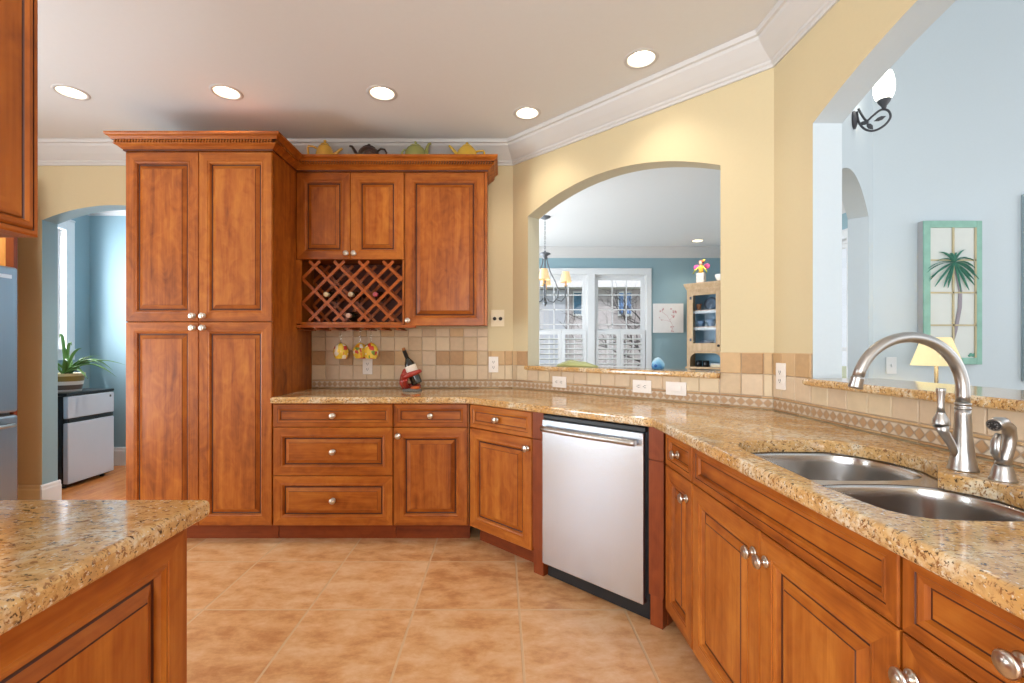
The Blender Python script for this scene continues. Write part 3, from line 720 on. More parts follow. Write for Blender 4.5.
mb = MB(); mb.lathe([(0.0242, 0), (0.0242, 0.003), (0.0218, 0.008), (0.0179, 0.026), (0.0160, 0.034), (0.0148, 0.036)], seg=28); mb.build('base', NICKEL, t)
mb = MB(); mb.tube([(0.0, 0, 0.036), (0.005, 0, 0.055), (0.013, 0, 0.078), (0.016, 0, 0.10), (0.010, -0.003, 0.120), (-0.008, -0.006, 0.133), (-0.024, -0.010, 0.133), (-0.036, -0.014, 0.129)], [0.0145, 0.0130, 0.0118, 0.0122, 0.0135, 0.0140, 0.0142, 0.0142], 20); mb.build('wand', NICKEL, t)
mb = MB(); mb.tube([(-0.014, -0.003, 0.108), (-0.021, -0.004, 0.09), (-0.022, -0.004, 0.065), (-0.016, -0.003, 0.048)], [0.005, 0.008, 0.0085, 0.005], 14, flat=(0.8, 1.3)); mb.build('trigger', NICKEL, t)
d_ = Vector((-0.88, -0.22, -0.42)).normalized(); p_ = Vector((-0.0365, -0.0145, 0.1287))
mb = MB(); mb.tube([p_-d_*0.001, p_+d_*0.003], [0.0115, 0.0102], 20)
for i in range(8):
    a = 2*PI*i/8; s1 = d_.cross(Vector((0, 0, 1))).normalized(); s2 = d_.cross(s1); c = p_+d_*0.003+(s1*math.cos(a)+s2*math.sin(a))*0.0075
    mb.tube([c, c+d_*0.0015], 0.0016, 6, mat=1)
mb.build('spray_face', [DARK, NICKEL], t)

# ------------------------------------------------------------------ outlets and switches
def plate(name, label, loc, rotz, w_, h_, kind, group=None, mat=None):
    t = thing(name, label, 'outlet' if kind.startswith('outlet') else 'switch', loc, rotz, 'white wall outlets' if kind.startswith('outlet') else None)
    mb = MB(); mb.box(-w_/2, -0.006, -h_/2, w_/2, 0, h_/2); mb.build('cover_plate', mat or PLATE, t, bevel=0.002)
    if kind == 'outlet_v':
        for dz in (-0.02, 0.02):
            mb = MB(); mb.box(-0.016, -0.0085, dz-0.014, 0.016, -0.0062, dz+0.014)
            for dx in (-0.006, 0.006): mb.box(dx-0.0014, -0.0092, dz-0.004, dx+0.0014, -0.0086, dz+0.007, 1)
            mb.box(-0.0022, -0.0092, dz-0.011, 0.0022, -0.0086, dz-0.006, 1); mb.build('socket', [mat or PLATE, DARK], t)
    elif kind == 'outlet_h':
        for dx in (-0.02, 0.02):
            mb = MB(); mb.box(dx-0.014, -0.0085, -0.016, dx+0.014, -0.0062, 0.016)
            for dz in (-0.006, 0.006): mb.box(dx-0.004, -0.0092, dz-0.0014, dx+0.007, -0.0086, dz+0.0014, 1)
            mb.box(dx-0.011, -0.0092, -0.0022, dx-0.006, -0.0086, 0.0022, 1); mb.build('socket', [mat or PLATE, DARK], t)
    elif kind == 'switch_h':
        mb = MB(); mb.box(-0.032, -0.010, -0.017, 0.032, -0.0062, 0.017); mb.build('rocker', mat or PLATE, t, bevel=0.002)
    elif kind == 'switch_1':
        mb = MB(); mb.box(-0.006, -0.014, -0.010, 0.006, -0.0062, 0.012); mb.build('toggle', WHITE, t, bevel=0.002)
    elif kind == 'dimmers':
        for dx in (-0.022, 0.022):
            mb = MB(); mb.lathe([(0.0135, -0.0062), (0.0135, -0.013), (0.0105, -0.016), (0.002, -0.0165)], (dx, 0, -0.004), 18, 0, 'y'); mb.build('dial', DARK, t)
    return t
yb = YW-0.0095
plate('outlet', 'white outlet on the back tile below the hanging glasses', (-0.992, yb, 1.078), 0, 0.073, 0.118, 'outlet_v')
plate('outlet', 'white outlet on the back tile near the room corner', ((493.5-500)/133.3, yb, 1.22-17/133.3), 0, 0.073, 0.118, 'outlet_v')
plate('dimmer_plate', 'cream switch plate with two dark dials on the yellow wall beside the wall cabinet', (-0.018, YW-0.0005, 1.44), 0, 0.10, 0.125, 'dimmers', mat=CREAM)
def on_diag(u_px):
    q = (u_px-500)/470; tt = (q*YW-0.097)/(1+q); return tt*math.sqrt(2)
for up, vz, wd, hh, kind, lb in ((560.5, 0.985, 0.118, 0.075, 'outlet_h', 'leftmost white outlet lying sideways on the angled backsplash'), (643, 0.990, 0.118, 0.075, 'outlet_h', 'middle white outlet lying sideways on the angled backsplash above the dishwasher'), (677, 0.990, 0.118, 0.075, 'switch_h', 'blank white sideways rocker switch on the angled backsplash')):
    s = on_diag(up); p = dg(s, -0.0095); plate('outlet' if kind != 'switch_h' else 'rocker_switch', lb, (p[0], p[1], vz), R45, wd, hh, kind)
plate('outlet', 'white upright outlet on the right wall tile left of the right arch', (XR-0.0095, 1.337*470/283.5, 1.084), -PI/2, 0.073, 0.125, 'outlet_v')
plate('light_switch', 'white light switch on the pale blue wall behind the faucet', (3.021, 3.6325, 1.22-18*3.633/470), 0, 0.08, 0.13, 'switch_1', mat=WHITE)

# ------------------------------------------------------------------ recessed lights
def downlight(x, y, label, power=DOWN_W, grp='recessed kitchen lights'):
    t = thing('recessed_light', label, 'ceiling light', (x, y, CZ), 0, grp)
    mb = MB(); mb.lathe([(0.069, 0.0), (0.071, -0.004), (0.088, -0.003), (0.090, 0.0)], seg=32, cap=False); mb.build('trim_ring', TRIMW, t)
    mb = MB(); mb.lathe([(0.069, 0.0), (0.062, 0.04), (0.052, 0.07)], seg=32, cap=False); mb.build('reflector', CANW, t, recalc=False)
    mb = MB(); mb.lathe([(0.044, 0.072), (0.043, 0.055), (0.034, 0.045), (0.018, 0.040), (0.001, 0.039)], seg=28); mb.build('bulb', LENS, t)
    l = bpy.data.lights.new('downlight', 'SPOT'); l.energy = power; l.color = DOWN_COL; l.spot_size = math.radians(112); l.spot_blend = 0.8; l.shadow_soft_size = 0.05
    o = bpy.data.objects.new('downlight', l); COL.objects.link(o); o.parent = t; o.location = (0, 0, -0.012)
LBL = ['leftmost recessed ceiling light near the upper left cabinet', 'recessed ceiling light above the tall pantry, second from left', 'recessed ceiling light above the dark brown teapot', 'recessed ceiling light near the back room corner crown', 'recessed ceiling light in front of the middle arch, nearest the camera', 'recessed ceiling light above the refrigerator, beyond the left edge']
for (x, y), lb in zip(LIGHTS, LBL): downlight(x, y, lb, 34 if x < -3 else DOWN_W)
for (x, y), lb in zip(DL, ['recessed ceiling light in the dining room above the hutch']): downlight(x, y, lb, 22, None)
downlight(-2.5, 4.25, 'added unseen ceiling light in the hall behind the tall pantry', 130, None)  # added unseen fixture to brighten the hall and compact fridge

# ------------------------------------------------------------------ teapots
def teapot(label, u_px, prof, col, flip, spout, handle, lid_r, knobz, y=3.36, mat=None, sc=1.0):
    x = (u_px-500)*y/470
    t = thing('teapot', label, 'teapot', (x, y, 2.5255), 0, 'teapots on the wall cabinet')
    m = plain('glaze_'+str(u_px), col, 0.15, var=0.1, scale=30, coat=0.5) if mat is None else mat
    mb = MB(); mb.lathe([(r*sc, z*sc) for r, z in prof], seg=28); mb.build('body', m, t)
    zt = prof[-1][1]*sc
    mb = MB(); mb.lathe([(lid_r, zt), (lid_r*1.03, zt+0.004), (lid_r*0.7, zt+0.014), (0.010, zt+0.020), (0.007, zt+0.024), (0.011, zt+0.031), (0.010, zt+knobz), (0.001, zt+knobz+0.003)], seg=24); mb.build('lid', m, t)
    f = -1 if flip else 1
    mb = MB(); mb.tube([(f*a*sc, 0, b*sc) for a, b, r in spout], [r*sc for a, b, r in spout], 14); mb.build('spout', m, t)
    mb = MB(); mb.tube([(-f*a*sc, 0, b*sc) for a, b in handle], 0.0075*sc, 10); mb.build('handle', m, t)
ROUND = [(0.04, 0), (0.045, 0.004), (0.062, 0.03), (0.069, 0.062), (0.064, 0.095), (0.05, 0.12), (0.036, 0.132)]
teapot('golden yellow teapot with angular handle, leftmost on top of the wall cabinet', 325, [(0.045, 0), (0.05, 0.004), (0.062, 0.04), (0.064, 0.07), (0.058, 0.10), (0.046, 0.125), (0.03, 0.138)], srgb(222, 172, 70), False,
       [(0.05, 0.06, 0.016), (0.075, 0.078, 0.013), (0.10, 0.10, 0.010), (0.125, 0.118, 0.008)], [(0.055, 0.115), (0.085, 0.132), (0.118, 0.135), (0.122, 0.12), (0.118, 0.07), (0.112, 0.035), (0.06, 0.03)], 0.03, 0.036)
teapot('dark brown teapot with curved spout, second from left on top of the wall cabinet', 369, [(0.05, 0), (0.055, 0.004), (0.072, 0.035), (0.076, 0.065), (0.072, 0.092), (0.06, 0.108), (0.045, 0.116)], srgb(58, 34, 26), True,
       [(0.05, 0.045, 0.02), (0.082, 0.065, 0.015), (0.102, 0.10, 0.011), (0.122, 0.132, 0.009), (0.138, 0.135, 0.008)], [(0.06, 0.095), (0.085, 0.115), (0.112, 0.11), (0.125, 0.085), (0.115, 0.05), (0.07, 0.035)], 0.046, 0.020)
teapot('olive green teapot with lid knob, third from left on top of the wall cabinet', 415.5, [(0.05, 0), (0.054, 0.004), (0.07, 0.03), (0.076, 0.06), (0.074, 0.085), (0.062, 0.112), (0.042, 0.128)], srgb(150, 152, 84), False,
       [(0.055, 0.05, 0.022), (0.078, 0.085, 0.017), (0.084, 0.12, 0.012), (0.095, 0.148, 0.010), (0.112, 0.155, 0.008)], [(0.06, 0.10), (0.082, 0.108), (0.096, 0.09), (0.097, 0.06), (0.085, 0.035), (0.055, 0.03)], 0.04, 0.036)
teapot('bright yellow teapot with squared handle, rightmost on top of the wall cabinet', 467, [(0.05, 0), (0.055, 0.004), (0.07, 0.035), (0.073, 0.065), (0.066, 0.095), (0.05, 0.118), (0.036, 0.126)], srgb(216, 176, 60), True,
       [(0.05, 0.06, 0.02), (0.08, 0.085, 0.013), (0.105, 0.115, 0.010), (0.128, 0.138, 0.008)], [(0.06, 0.09), (0.085, 0.10), (0.118, 0.10), (0.124, 0.09), (0.122, 0.05), (0.115, 0.03), (0.06, 0.028)], 0.036, 0.012)

# ------------------------------------------------------------------ bottles, glasses
WINE = plain('dark_bottle_glass', srgb(22, 26, 20), 0.08, coat=0.5)
FOILC = [srgb(226, 206, 168), srgb(206, 190, 160), srgb(170, 70, 84), srgb(216, 178, 160)]
for i, (x, d_, lb) in enumerate(((-1.202, .236, 'wine bottle with cream capsule, leftmost in the lattice rack'), (-1.0315, .236, 'wine bottle with pale ringed neck in the middle of the lattice rack'), (-.861, .236, 'wine bottle with pinkish red capsule, rightmost in the lattice rack'), (-1.048, .382, 'wine bottle lying in the lowest row of the lattice rack'))):
    t = thing('wine_bottle', lb, 'bottle', (x, YU, 1.823-d_), 0, 'wine bottles in the lattice rack')
    mb = MB(); mb.lathe([(0.030, 0.245), (0.036, 0.24), (0.036, 0.095), (0.030, 0.075), (0.0165, 0.055), (0.0145, 0.03)], seg=20, axis='y'); mb.build('glass_body', WINE, t)
    mb = MB(); mb.lathe([(0.0150, 0.032), (0.0150, 0.0), (0.0165, -0.002), (0.0165, -0.016), (0.0145, -0.02), (0.001, -0.0205)], seg=20, axis='y'); mb.build('capsule', plain('capsule_%d' % i, FOILC[i], 0.4), t)
def painted():
    m, n, l, p = base_mat('painted_glass')
    tc = n.new('ShaderNodeTexCoord'); v = n.new('ShaderNodeTexVoronoi'); v.inputs['Scale'].default_value = 38
    oi = n.new('ShaderNodeObjectInfo'); ad = n.new('ShaderNodeVectorMath'); ad.operation = 'ADD'; l.new(tc.outputs['Object'], ad.inputs[0]); l.new(oi.outputs['Random'], ad.inputs[1]); l.new(ad.outputs[0], v.inputs['Vector'])
    sp = n.new('ShaderNodeSeparateColor'); l.new(v.outputs['Color'], sp.inputs[0])
    r = ramp(n, [(0.0, srgb(236, 200, 70)), (0.52, srgb(244, 214, 96)), (0.60, srgb(206, 70, 60)), (0.7, srgb(240, 232, 210)), (0.82, srgb(120, 150, 60)), (0.9, srgb(236, 150, 40)), (1.0, srgb(70, 110, 130))])
    r.color_ramp.interpolation = 'CONSTANT'; l.new(sp.outputs[0], r.inputs[0]); l.new(r.outputs[0], p.inputs['Base Color']); p.inputs['Roughness'].default_value = 0.2
    return m
PG = painted()
for x, y, lb in ((-1.141, 3.372, 'yellow hand-painted wine glass hanging upside down, leftmost under the rack'), (-1.024, 3.445, 'yellow flowered wine glass hanging behind the rightmost glass under the rack'), (-0.926, 3.372, 'pale yellow painted wine glass hanging upside down, rightmost under the rack')):
    t = thing('wine_glass', lb, 'wine glass', (x, y, 1.14), 0, 'painted wine glasses under the rack')
    mb = MB(); mb.lathe([(0.040, 0.0), (0.047, 0.018), (0.0525, 0.045), (0.050, 0.07), (0.040, 0.092), (0.022, 0.108), (0.006, 0.114)], seg=28, cap=False); mb.build('bowl', PG, t, recalc=False)
    mb = MB(); mb.lathe([(0.006, 0.114), (0.004, 0.125), (0.004, 0.195), (0.010, 0.2105)], seg=14); mb.build('stem', STEMG, t)
    mb = MB(); mb.lathe([(0.010, 0.2085), (0.036, 0.2095), (0.036, 0.2115), (0.004, 0.2135)], seg=24); mb.build('foot', STEMG, t)
# bottle holder on the counter
RED = plain('red_resin', srgb(158, 44, 30), 0.3, var=0.5, scale=60, coat=0.4)
t = thing('bottle_holder', 'red figural wine bottle holder on the back counter under the wall cabinet', 'bottle holder', (-0.618, 3.30, CT), 0)
mb = MB(); mb.lathe([(0.066, 0.0), (0.068, 0.006), (0.060, 0.016), (0.05, 0.02)], seg=26); lab(mb.build('base', plain('speckled_base', srgb(110, 108, 104), 0.5, var=0.8, scale=120), t, bevel=0.0), 'grey speckled round base')
mb = MB()
mb.tube([(-0.045, 0.01, 0.02), (-0.062, 0.012, 0.055), (-0.060, 0.015, 0.10), (-0.048, 0.015, 0.145), (-0.042, 0.01, 0.155)], [0.024, 0.030, 0.026, 0.018, 0.008], 16)
mb.tube([(-0.03, -0.02, 0.024), (-0.045, -0.035, 0.05), (-0.04, -0.05, 0.075), (-0.02, -0.058, 0.085)], [0.020, 0.018, 0.014, 0.008], 14)
mb.tube([(-0.05, 0.03, 0.028), (0.0, 0.055, 0.032), (0.05, 0.045, 0.028)], [0.022, 0.018, 0.016], 14)
mb.build('body', RED, t)
mb = MB(); mb.tube([(-0.060, 0.0, 0.085), (-0.045, -0.038, 0.102), (-0.005, -0.055, 0.118), (0.035, -0.052, 0.132), (0.062, -0.035, 0.142), (0.068, -0.02, 0.140)], [0.020, 0.0185, 0.018, 0.0165, 0.014, 0.007], 16); mb.build('arm', RED, t)
mb = MB(); mb.tube([(0.0, -0.03, 0.021), (0.03, -0.035, 0.026), (0.055, -0.02, 0.026)], [0.012, 0.013, 0.008], 12); lab(mb.build('foot', plain('orange_resin', srgb(216, 104, 40), 0.35), t), 'orange foot at the base')
ax = Vector((-0.094, 0.0, 0.236)).normalized()
rot = Vector((0, 0, 1)).rotation_difference(ax).to_euler()
t2 = thing('wine_bottle', 'dark wine bottle with white label leaning in the red holder', 'bottle', (-0.580, 3.300, CT+0.050), 0)
t2.rotation_euler = rot
mb = MB(); mb.lathe([(0.028, 0.0), (0.0375, 0.004), (0.0385, 0.01), (0.0385, 0.140), (0.034, 0.158), (0.018, 0.187), (0.0135, 0.20)], seg=28); mb.build('glass_body', WINE, t2)
mb = MB(); mb.lathe([(0.0390, 0.078), (0.0392, 0.079), (0.0392, 0.138), (0.0390, 0.139)], seg=28, cap=False); lab(mb.build('paper_label', plain('paper_white', srgb(232, 222, 208), 0.7), t2), 'white paper label')
mb = MB(); mb.lathe([(0.0142, 0.2005), (0.0142, 0.25), (0.0150, 0.251)], seg=20); mb.build('neck_sleeve', BLACK, t2)
mb = MB(); mb.lathe([(0.0115, 0.2515), (0.0125, 0.262), (0.0105, 0.272), (0.001, 0.273)], seg=18); lab(mb.build('cork', plain('cork', srgb(166, 108, 60), 0.8), t2), 'brown cork')

# ------------------------------------------------------------------ refrigerator and its panel
FR = plain('brushed_fridge_steel', (0.33, 0.37, 0.43, 1), 0.36, 0.9, var=0.05, scale=3, aniso=(60, 60, 1))
t = thing('refrigerator', 'stainless refrigerator with bottom freezer at the far left wall', 'refrigerator', (-3.34, 3.263, 0), 0)
mb = MB(); mb.box(-0.655, -0.91, 0.03, -0.062, 0, 1.765); mb.build('cabinet', plain('grey_side', srgb(110, 112, 118), 0.5), t, bevel=0.004)
mb = MB(); mb.box(-0.060, -0.908, 0.775, 0, -0.001, 1.772); mb.build('door', FR, t, bevel=0.018, seg=4)
mb = MB(); mb.box(-0.060, -0.908, 0.06, 0, -0.001, 0.757); mb.build('freezer_drawer', FR, t, bevel=0.018, seg=4)
mb = MB(); mb.tube([(0.001, -0.07, 0.694), (0.045, -0.075, 0.694), (0.052, -0.13, 0.694), (0.052, -0.77, 0.694), (0.045, -0.825, 0.694), (0.001, -0.83, 0.694)], 0.013, 12); mb.build('handle', NICKEL, t)
mb = MB(); mb.tube([(0.001, -0.80, 0.86), (0.045, -0.80, 0.865), (0.052, -0.80, 0.93), (0.052, -0.80, 1.50), (0.045, -0.80, 1.555), (0.001, -0.80, 1.56)], 0.013, 12); mb.build('handle', NICKEL, t)
mb = MB(); mb.box(0.0002, -0.13, 1.69, 0.003, -0.05, 1.715); lab(mb.build('badge', plain('badge_silver', srgb(214, 220, 230), 0.3, 0.2), t), 'small pale badge plate')
mb = MB()
for x in (-0.60, -0.1):
    for y in (-0.86, -0.06): mb.lathe([(0.02, 0), (0.02, 0.03)], (x, y, 0), 12)
mb.build('foot', BLACK, t)
t = thing('refrigerator_enclosure', 'tall cherry side of the refrigerator enclosure at the left edge', 'cabinet', (-3.99, 3.274, 0), 0)
mb = MB(); mb.box(0.0, 0.0, 0.0, 0.548, 0.02, 2.44); lab(mb.build('panel_board', wood('panel_cherry_lit', srgb(196, 122, 56), srgb(214, 146, 74), srgb(226, 164, 92), axis='z'), t), 'cherry panel board coloured lighter as if lit')  # downlight brightness is put into this lighter wood colour
mb = MB(); mb.box(0.549, -0.004, 0.0, 0.606, 0.024, 2.44); mb.build('front_stile', POST, t, bevel=0.002)

# ------------------------------------------------------------------ hall: compact fridge, plant, window
t = thing('compact_refrigerator', 'silver and black compact refrigerator seen through the left arch', 'refrigerator', (-3.715, 4.038, 0), 0)
MF = plain('silver_panel', srgb(196, 202, 214), 0.4, 0.15, var=0.02)
mb = MB(); mb.box(-0.50, 0.0, 0.02, -0.047, 0.492, 0.80); mb.build('cabinet', BLACK, t, bevel=0.004)
mb = MB(); mb.box(-0.045, 0.004, 0.605, 0, 0.488, 0.795); mb.build('freezer_door', MF, t, bevel=0.008, seg=3)
mb = MB(); mb.box(-0.045, 0.004, 0.04, 0, 0.488, 0.565); mb.build('door', MF, t, bevel=0.008, seg=3)
mb = MB(); mb.box(-0.046, 0.004, 0.567, -0.012, 0.488, 0.603); mb.box(-0.014, 0.02, 0.572, -0.004, 0.47, 0.598); mb.build('grip_strip', BLACK, t)
mb = MB(); mb.box(-0.50, -0.002, 0.802, -0.004, 0.494, 0.826); mb.build('top_cover', BLACK, t, bevel=0.004)
mb = MB(); mb.box(0.0003, 0.435, 0.752, 0.002, 0.452, 0.772); mb.build('badge', DARK, t)
mb = MB()
for x in (-0.45, -0.08):
    for y in (0.05, 0.44): mb.lathe([(0.018, 0), (0.018, 0.02)], (x, y, 0), 10)
mb.build('foot', BLACK, t)
# plant
pc = Vector((-3.86, 4.18, 0.8265))
t = thing('potted_plant', 'long-leaved green plant in a striped pot on the compact refrigerator', 'plant', pc, 0)
POTM = [plain('pot_olive', srgb(128, 108, 44), 0.4), plain('pot_brown', srgb(82, 66, 56), 0.4), plain('pot_white', srgb(210, 206, 200), 0.4), plain('pot_cream', srgb(200, 186, 140), 0.4), plain('soil', srgb(70, 54, 40), 0.9)]
mb = MB(); zz = [0, 0.02, 0.022, 0.062, 0.064, 0.094, 0.096, 0.14, 0.142, 0.165, 0.166]
mb.lathe([(0.105+0.03*z/0.166, z) for z in zz]+[(0.125, 0.166), (0.122, 0.15), (0.001, 0.15)], seg=32, mats=[2, 2, 1, 1, 2, 2, 0, 0, 3, 3, 3, 3, 4, 4]); mb.build('pot', POTM, t)
LEAF = plain('leaf_green', srgb(92, 132, 62), 0.45, var=0.3, scale=12)
tips = [((-0.06, 0.0, 0.33), 0.30), ((0.07, -0.02, 0.26), 0.24), ((0.10, 0.05, 0.24), 0.12), ((0.48, -0.03, -0.02), 0.20), ((0.40, 0.02, 0.04), 0.22), ((0.38, -0.08, 0.10), 0.15), ((0.27, 0.05, 0.17), 0.10), ((0.20, -0.05, 0.02), 0.12), ((0.30, -0.12, -0.03), 0.12),
        ((-0.16, -0.05, 0.12), 0.10), ((-0.12, 0.15, 0.16), 0.12), ((0.06, 0.2, 0.14), 0.12), ((-0.05, -0.2, 0.10), 0.12), ((0.16, -0.16, 0.12), 0.13), ((0.5, 0.06, 0.08), 0.16)]
for tip, lift in tips:
    mb = MB(); a = Vector((random.uniform(-.03, .03), random.uniform(-.03, .03), 0.15)); b = Vector((tip[0], tip[1], tip[2]+0.15)); n = 12; P = []
    for i in range(n+1):
        q = i/n; p = a.lerp(b, q); p.z += lift*0.9*math.sin(PI*min(1, q*1.0))*0.6; P.append(p)
    mb.tube(P, [max(0.0012, 0.019*math.sin(PI*(0.25+0.75*i/n))) for i in range(n+1)], 8, flat=(0.35, 1.0)); mb.build('leaf', LEAF, t)
# windows
def sash_window(name, loc, rotz, w_, z0, z1, rows, cols, casing=0.075, glassz=None, sill=True):
    root = structure(MB().box(0, 0.05, z0, 0.03, 0.10, z1).box(w_-0.03, 0.05, z0, w_, 0.10, z1).box(0.03, 0.05, z1-0.03, w_-0.03, 0.10, z1).box(0.03, 0.05, z0, w_-0.03, 0.10, z0+0.035).build(name, WHITE, None, loc, rotz))
    mb = MB(); mb.box(0.031, 0.072, z0+0.036, w_-0.031, 0.076, z1-0.031); mb.build('pane', PANE, root)
    mb = MB(); zm = (z0+z1)/2
    mb.box(0.031, 0.058, z0+0.036, 0.066, 0.071, z1-0.031); mb.box(w_-0.066, 0.058, z0+0.036, w_-0.031, 0.071, z1-0.031); mb.box(0.066, 0.058, 0.5*(z0+z1)-0.11-0.02, w_-0.066, 0.071, 0.5*(z0+z1)-0.11+0.02); mb.box(0.066, 0.058, z1-0.075, w_-0.066, 0.071, z1-0.031)
    for i in range(1, cols): x = 0.066+(w_-0.132)*i/cols; mb.box(x-0.008, 0.062, z0+0.036, x+0.008, 0.071, z1-0.075)
    for i in range(1, rows):
        z = z0+0.036+(z1-0.075-z0-0.036)*i/rows; mb.box(0.066, 0.062, z-0.008, w_-0.066, 0.071, z+0.008)
    mb.build('sash', WHITE, root)
    return root
def casing(name, x0, x1, z0, z1, wd, loc, rotz, mulls=()):
    mb = MB(); mb.box(x0-wd, -0.022, z0-wd, x0, -0.0005, z1+wd); mb.box(x1, -0.022, z0-wd, x1+wd, -0.0005, z1+wd); mb.box(x0, -0.022, z1, x1, -0.0005, z1+wd); mb.box(x0, -0.022, z0-wd, x1, -0.0005, z0); mb.box(x0-wd-0.01, -0.045, z0-0.004, x1+wd+0.01, -0.0225, z0+0.016)
    mb.box(x0-wd, -0.028, z1+wd, x1+wd, -0.0005, z1+wd+0.018)
    for a, b in mulls: mb.box(a, -0.022, z0, b, -0.0005, z1)
    return structure(mb.build(name, WHITE, None, loc, rotz, bevel=0.003))
sash_window('window_1', (-4.256, 4.0, 0), PI/2, 0.59, 1.19, 2.37, 4, 2)
casing('trim_7', 0.0, 0.59, 1.19, 2.37, 0.092, (-4.256, 4.0, 0), PI/2)
# dining windows with cafe shutters
for i, x in enumerate((0.548, 1.444, -0.35)):
    r = sash_window('window_%d' % (i+2), (x, 7.174, 0), 0, 0.785, 0.86, 2.33, 6, 3)
    lw = 0.785
    mbf = MB()
    for k in (0, 1):
        a = 0.012+k*(lw/2-0.010); b = a+lw/2-0.014
        mb = MB(); z0, z1 = 0.875, 1.478
        mb.box(a, 0.005, z0, a+0.05, 0.032, z1); mb.box(b-0.05, 0.005, z0, b, 0.032, z1); mb.box(a+0.05, 0.005, z0, b-0.05, 0.032, z0+0.06); mb.box(a+0.05, 0.005, z1-0.06, b-0.05, 0.032, z1)
        sh = mb.build('shutter', WHITE, r, bevel=0.002)
        m2 = MB(); zz = z0+0.095
        while zz < z1-0.075:
            m2.box(-(b-a-0.104)/2, -0.032, -0.005, (b-a-0.104)/2, 0.032, 0.005, 0, Matrix.Translation(((a+b)/2, 0.0185, zz)) @ Matrix.Rotation(math.radians(-16), 4, 'X')); zz += 0.076
        m2.build('louver_bank', WHITE, sh, bevel=0.0)
        m3 = MB(); m3.box((a+b)/2-0.006, -0.018, z0+0.07, (a+b)/2+0.006, -0.010, z1-0.08); m3.build('tilt_rod', WHITE, sh)
casing('trim_8', -0.35, 2.229, 0.86, 2.33, 0.078, (0, 7.174, 0), 0, ((0.437, 0.548), (1.333, 1.444)))
sash_window('window_5', (3.5, 5.70, 0), -PI/2, 0.98, 0.3, 2.32, 1, 1)
casing('trim_9', 0.0, 0.98, 0.3, 2.32, 0.075, (3.5, 5.70, 0), -PI/2)

# ------------------------------------------------------------------ dining room contents
# hanging chandelier
t = thing('chandelier', 'grey iron chandelier with small cone shades hanging in the dining room', 'chandelier', (0.522, 5.46, CZ), 0)
mb = MB(); mb.lathe([(0.065, 0), (0.063, -0.012), (0.03, -0.028), (0.012, -0.034)], seg=24); mb.build('canopy', IRON, t)
mb = MB()
for k in range(13):
    z = -0.034-k*0.028; r = 0.008
    pts = [(r*math.cos(a)*(1 if k % 2 else 0), r*math.cos(a)*(0 if k % 2 else 1), z-0.016+0.018*math.sin(a)) for a in [2*PI*j/12 for j in range(13)]]
    mb.tube(pts, 0.0022, 6)
mb.build('chain', IRON, t)
mb = MB(); mb.lathe([(0.008, -0.395), (0.012, -0.41), (0.06, -0.425), (0.066, -0.435), (0.03, -0.455), (0.022, -0.49), (0.012, -0.5)], seg=22); mb.lathe([(0.02, -0.985), (0.028, -1.0), (0.012, -1.03), (0.003, -1.045)], seg=16); mb.build('hub', IRON, t)
for k in range(4):
    a = 2*PI*k/4-0.14; c, s = math.cos(a), math.sin(a)
    prof = [(0.02, -0.46), (0.03, -0.54), (0.06, -0.64), (0.12, -0.76), (0.155, -0.86), (0.15, -0.94), (0.10, -0.995), (0.05, -0.985), (0.02, -0.95)]
    mb = MB(); mb.tube([(r*c, r*s, z) for r, z in prof], 0.007, 8)
    pr2 = [(0.13, -0.965), (0.19, -0.985), (0.23, -0.94), (0.24, -0.86), (0.24, -0.81)]
    mb.tube([(r*c, r*s, z) for r, z in pr2], 0.006, 8)
    arm = mb.build('arm', IRON, t)
    mb = MB(); mb.lathe([(0.020, -0.815), (0.020, -0.805), (0.009, -0.80), (0.009, -0.70)], (0.24*c, 0.24*s, 0), 14); mb.build('candle_sleeve', plain('sleeve_%d' % k, srgb(206, 170, 120), 0.6) if k == 0 else M['sleeve_0'], arm)
    mb = MB(); mb.lathe([(0.066, -0.766), (0.039, -0.646)], (0.24*c, 0.24*s, 0), 24, cap=False); sh = mb.build('shade', SHADE, arm, recalc=False)
# wall art
t = thing('canvas_picture', 'square white canvas with sparse red blossoms on the blue dining wall', 'picture', (2.56, 7.1735, 1.666), 0)
mb = MB(); mb.box(-0.23, -0.03, -0.222, 0.23, 0, 0.222); mb.build('canvas', plain('canvas_white', srgb(226, 224, 224), 0.8), t, bevel=0.003)
mb = MB()
random.seed(21)
tw = plain('blossom_red', srgb(206, 160, 164), 0.8)
for a, b in (((-0.10, 0.10), (0.02, -0.03)), ((0.02, -0.03), (0.06, -0.16)), ((0.02, -0.03), (0.09, 0.10)), ((-0.12, -0.02), (0.02, -0.05))):
    mb.tube([(a[0], -0.031, a[1]), ((a[0]+b[0])/2+0.02, -0.031, (a[1]+b[1])/2), (b[0], -0.031, b[1])], 0.0016, 6)
for q in range(26):
    c = random.choice([(-0.10, 0.10), (0.09, 0.10), (-0.12, -0.02), (0.06, -0.16), (0.07, 0.03)]); mb.ball((c[0]+random.gauss(0, .02), -0.031, c[1]+random.gauss(0, .025)), random.uniform(.006, .013), 8, 5, 0, (1, 0.15, 1))
mb.build('blossom_spray', tw, t)
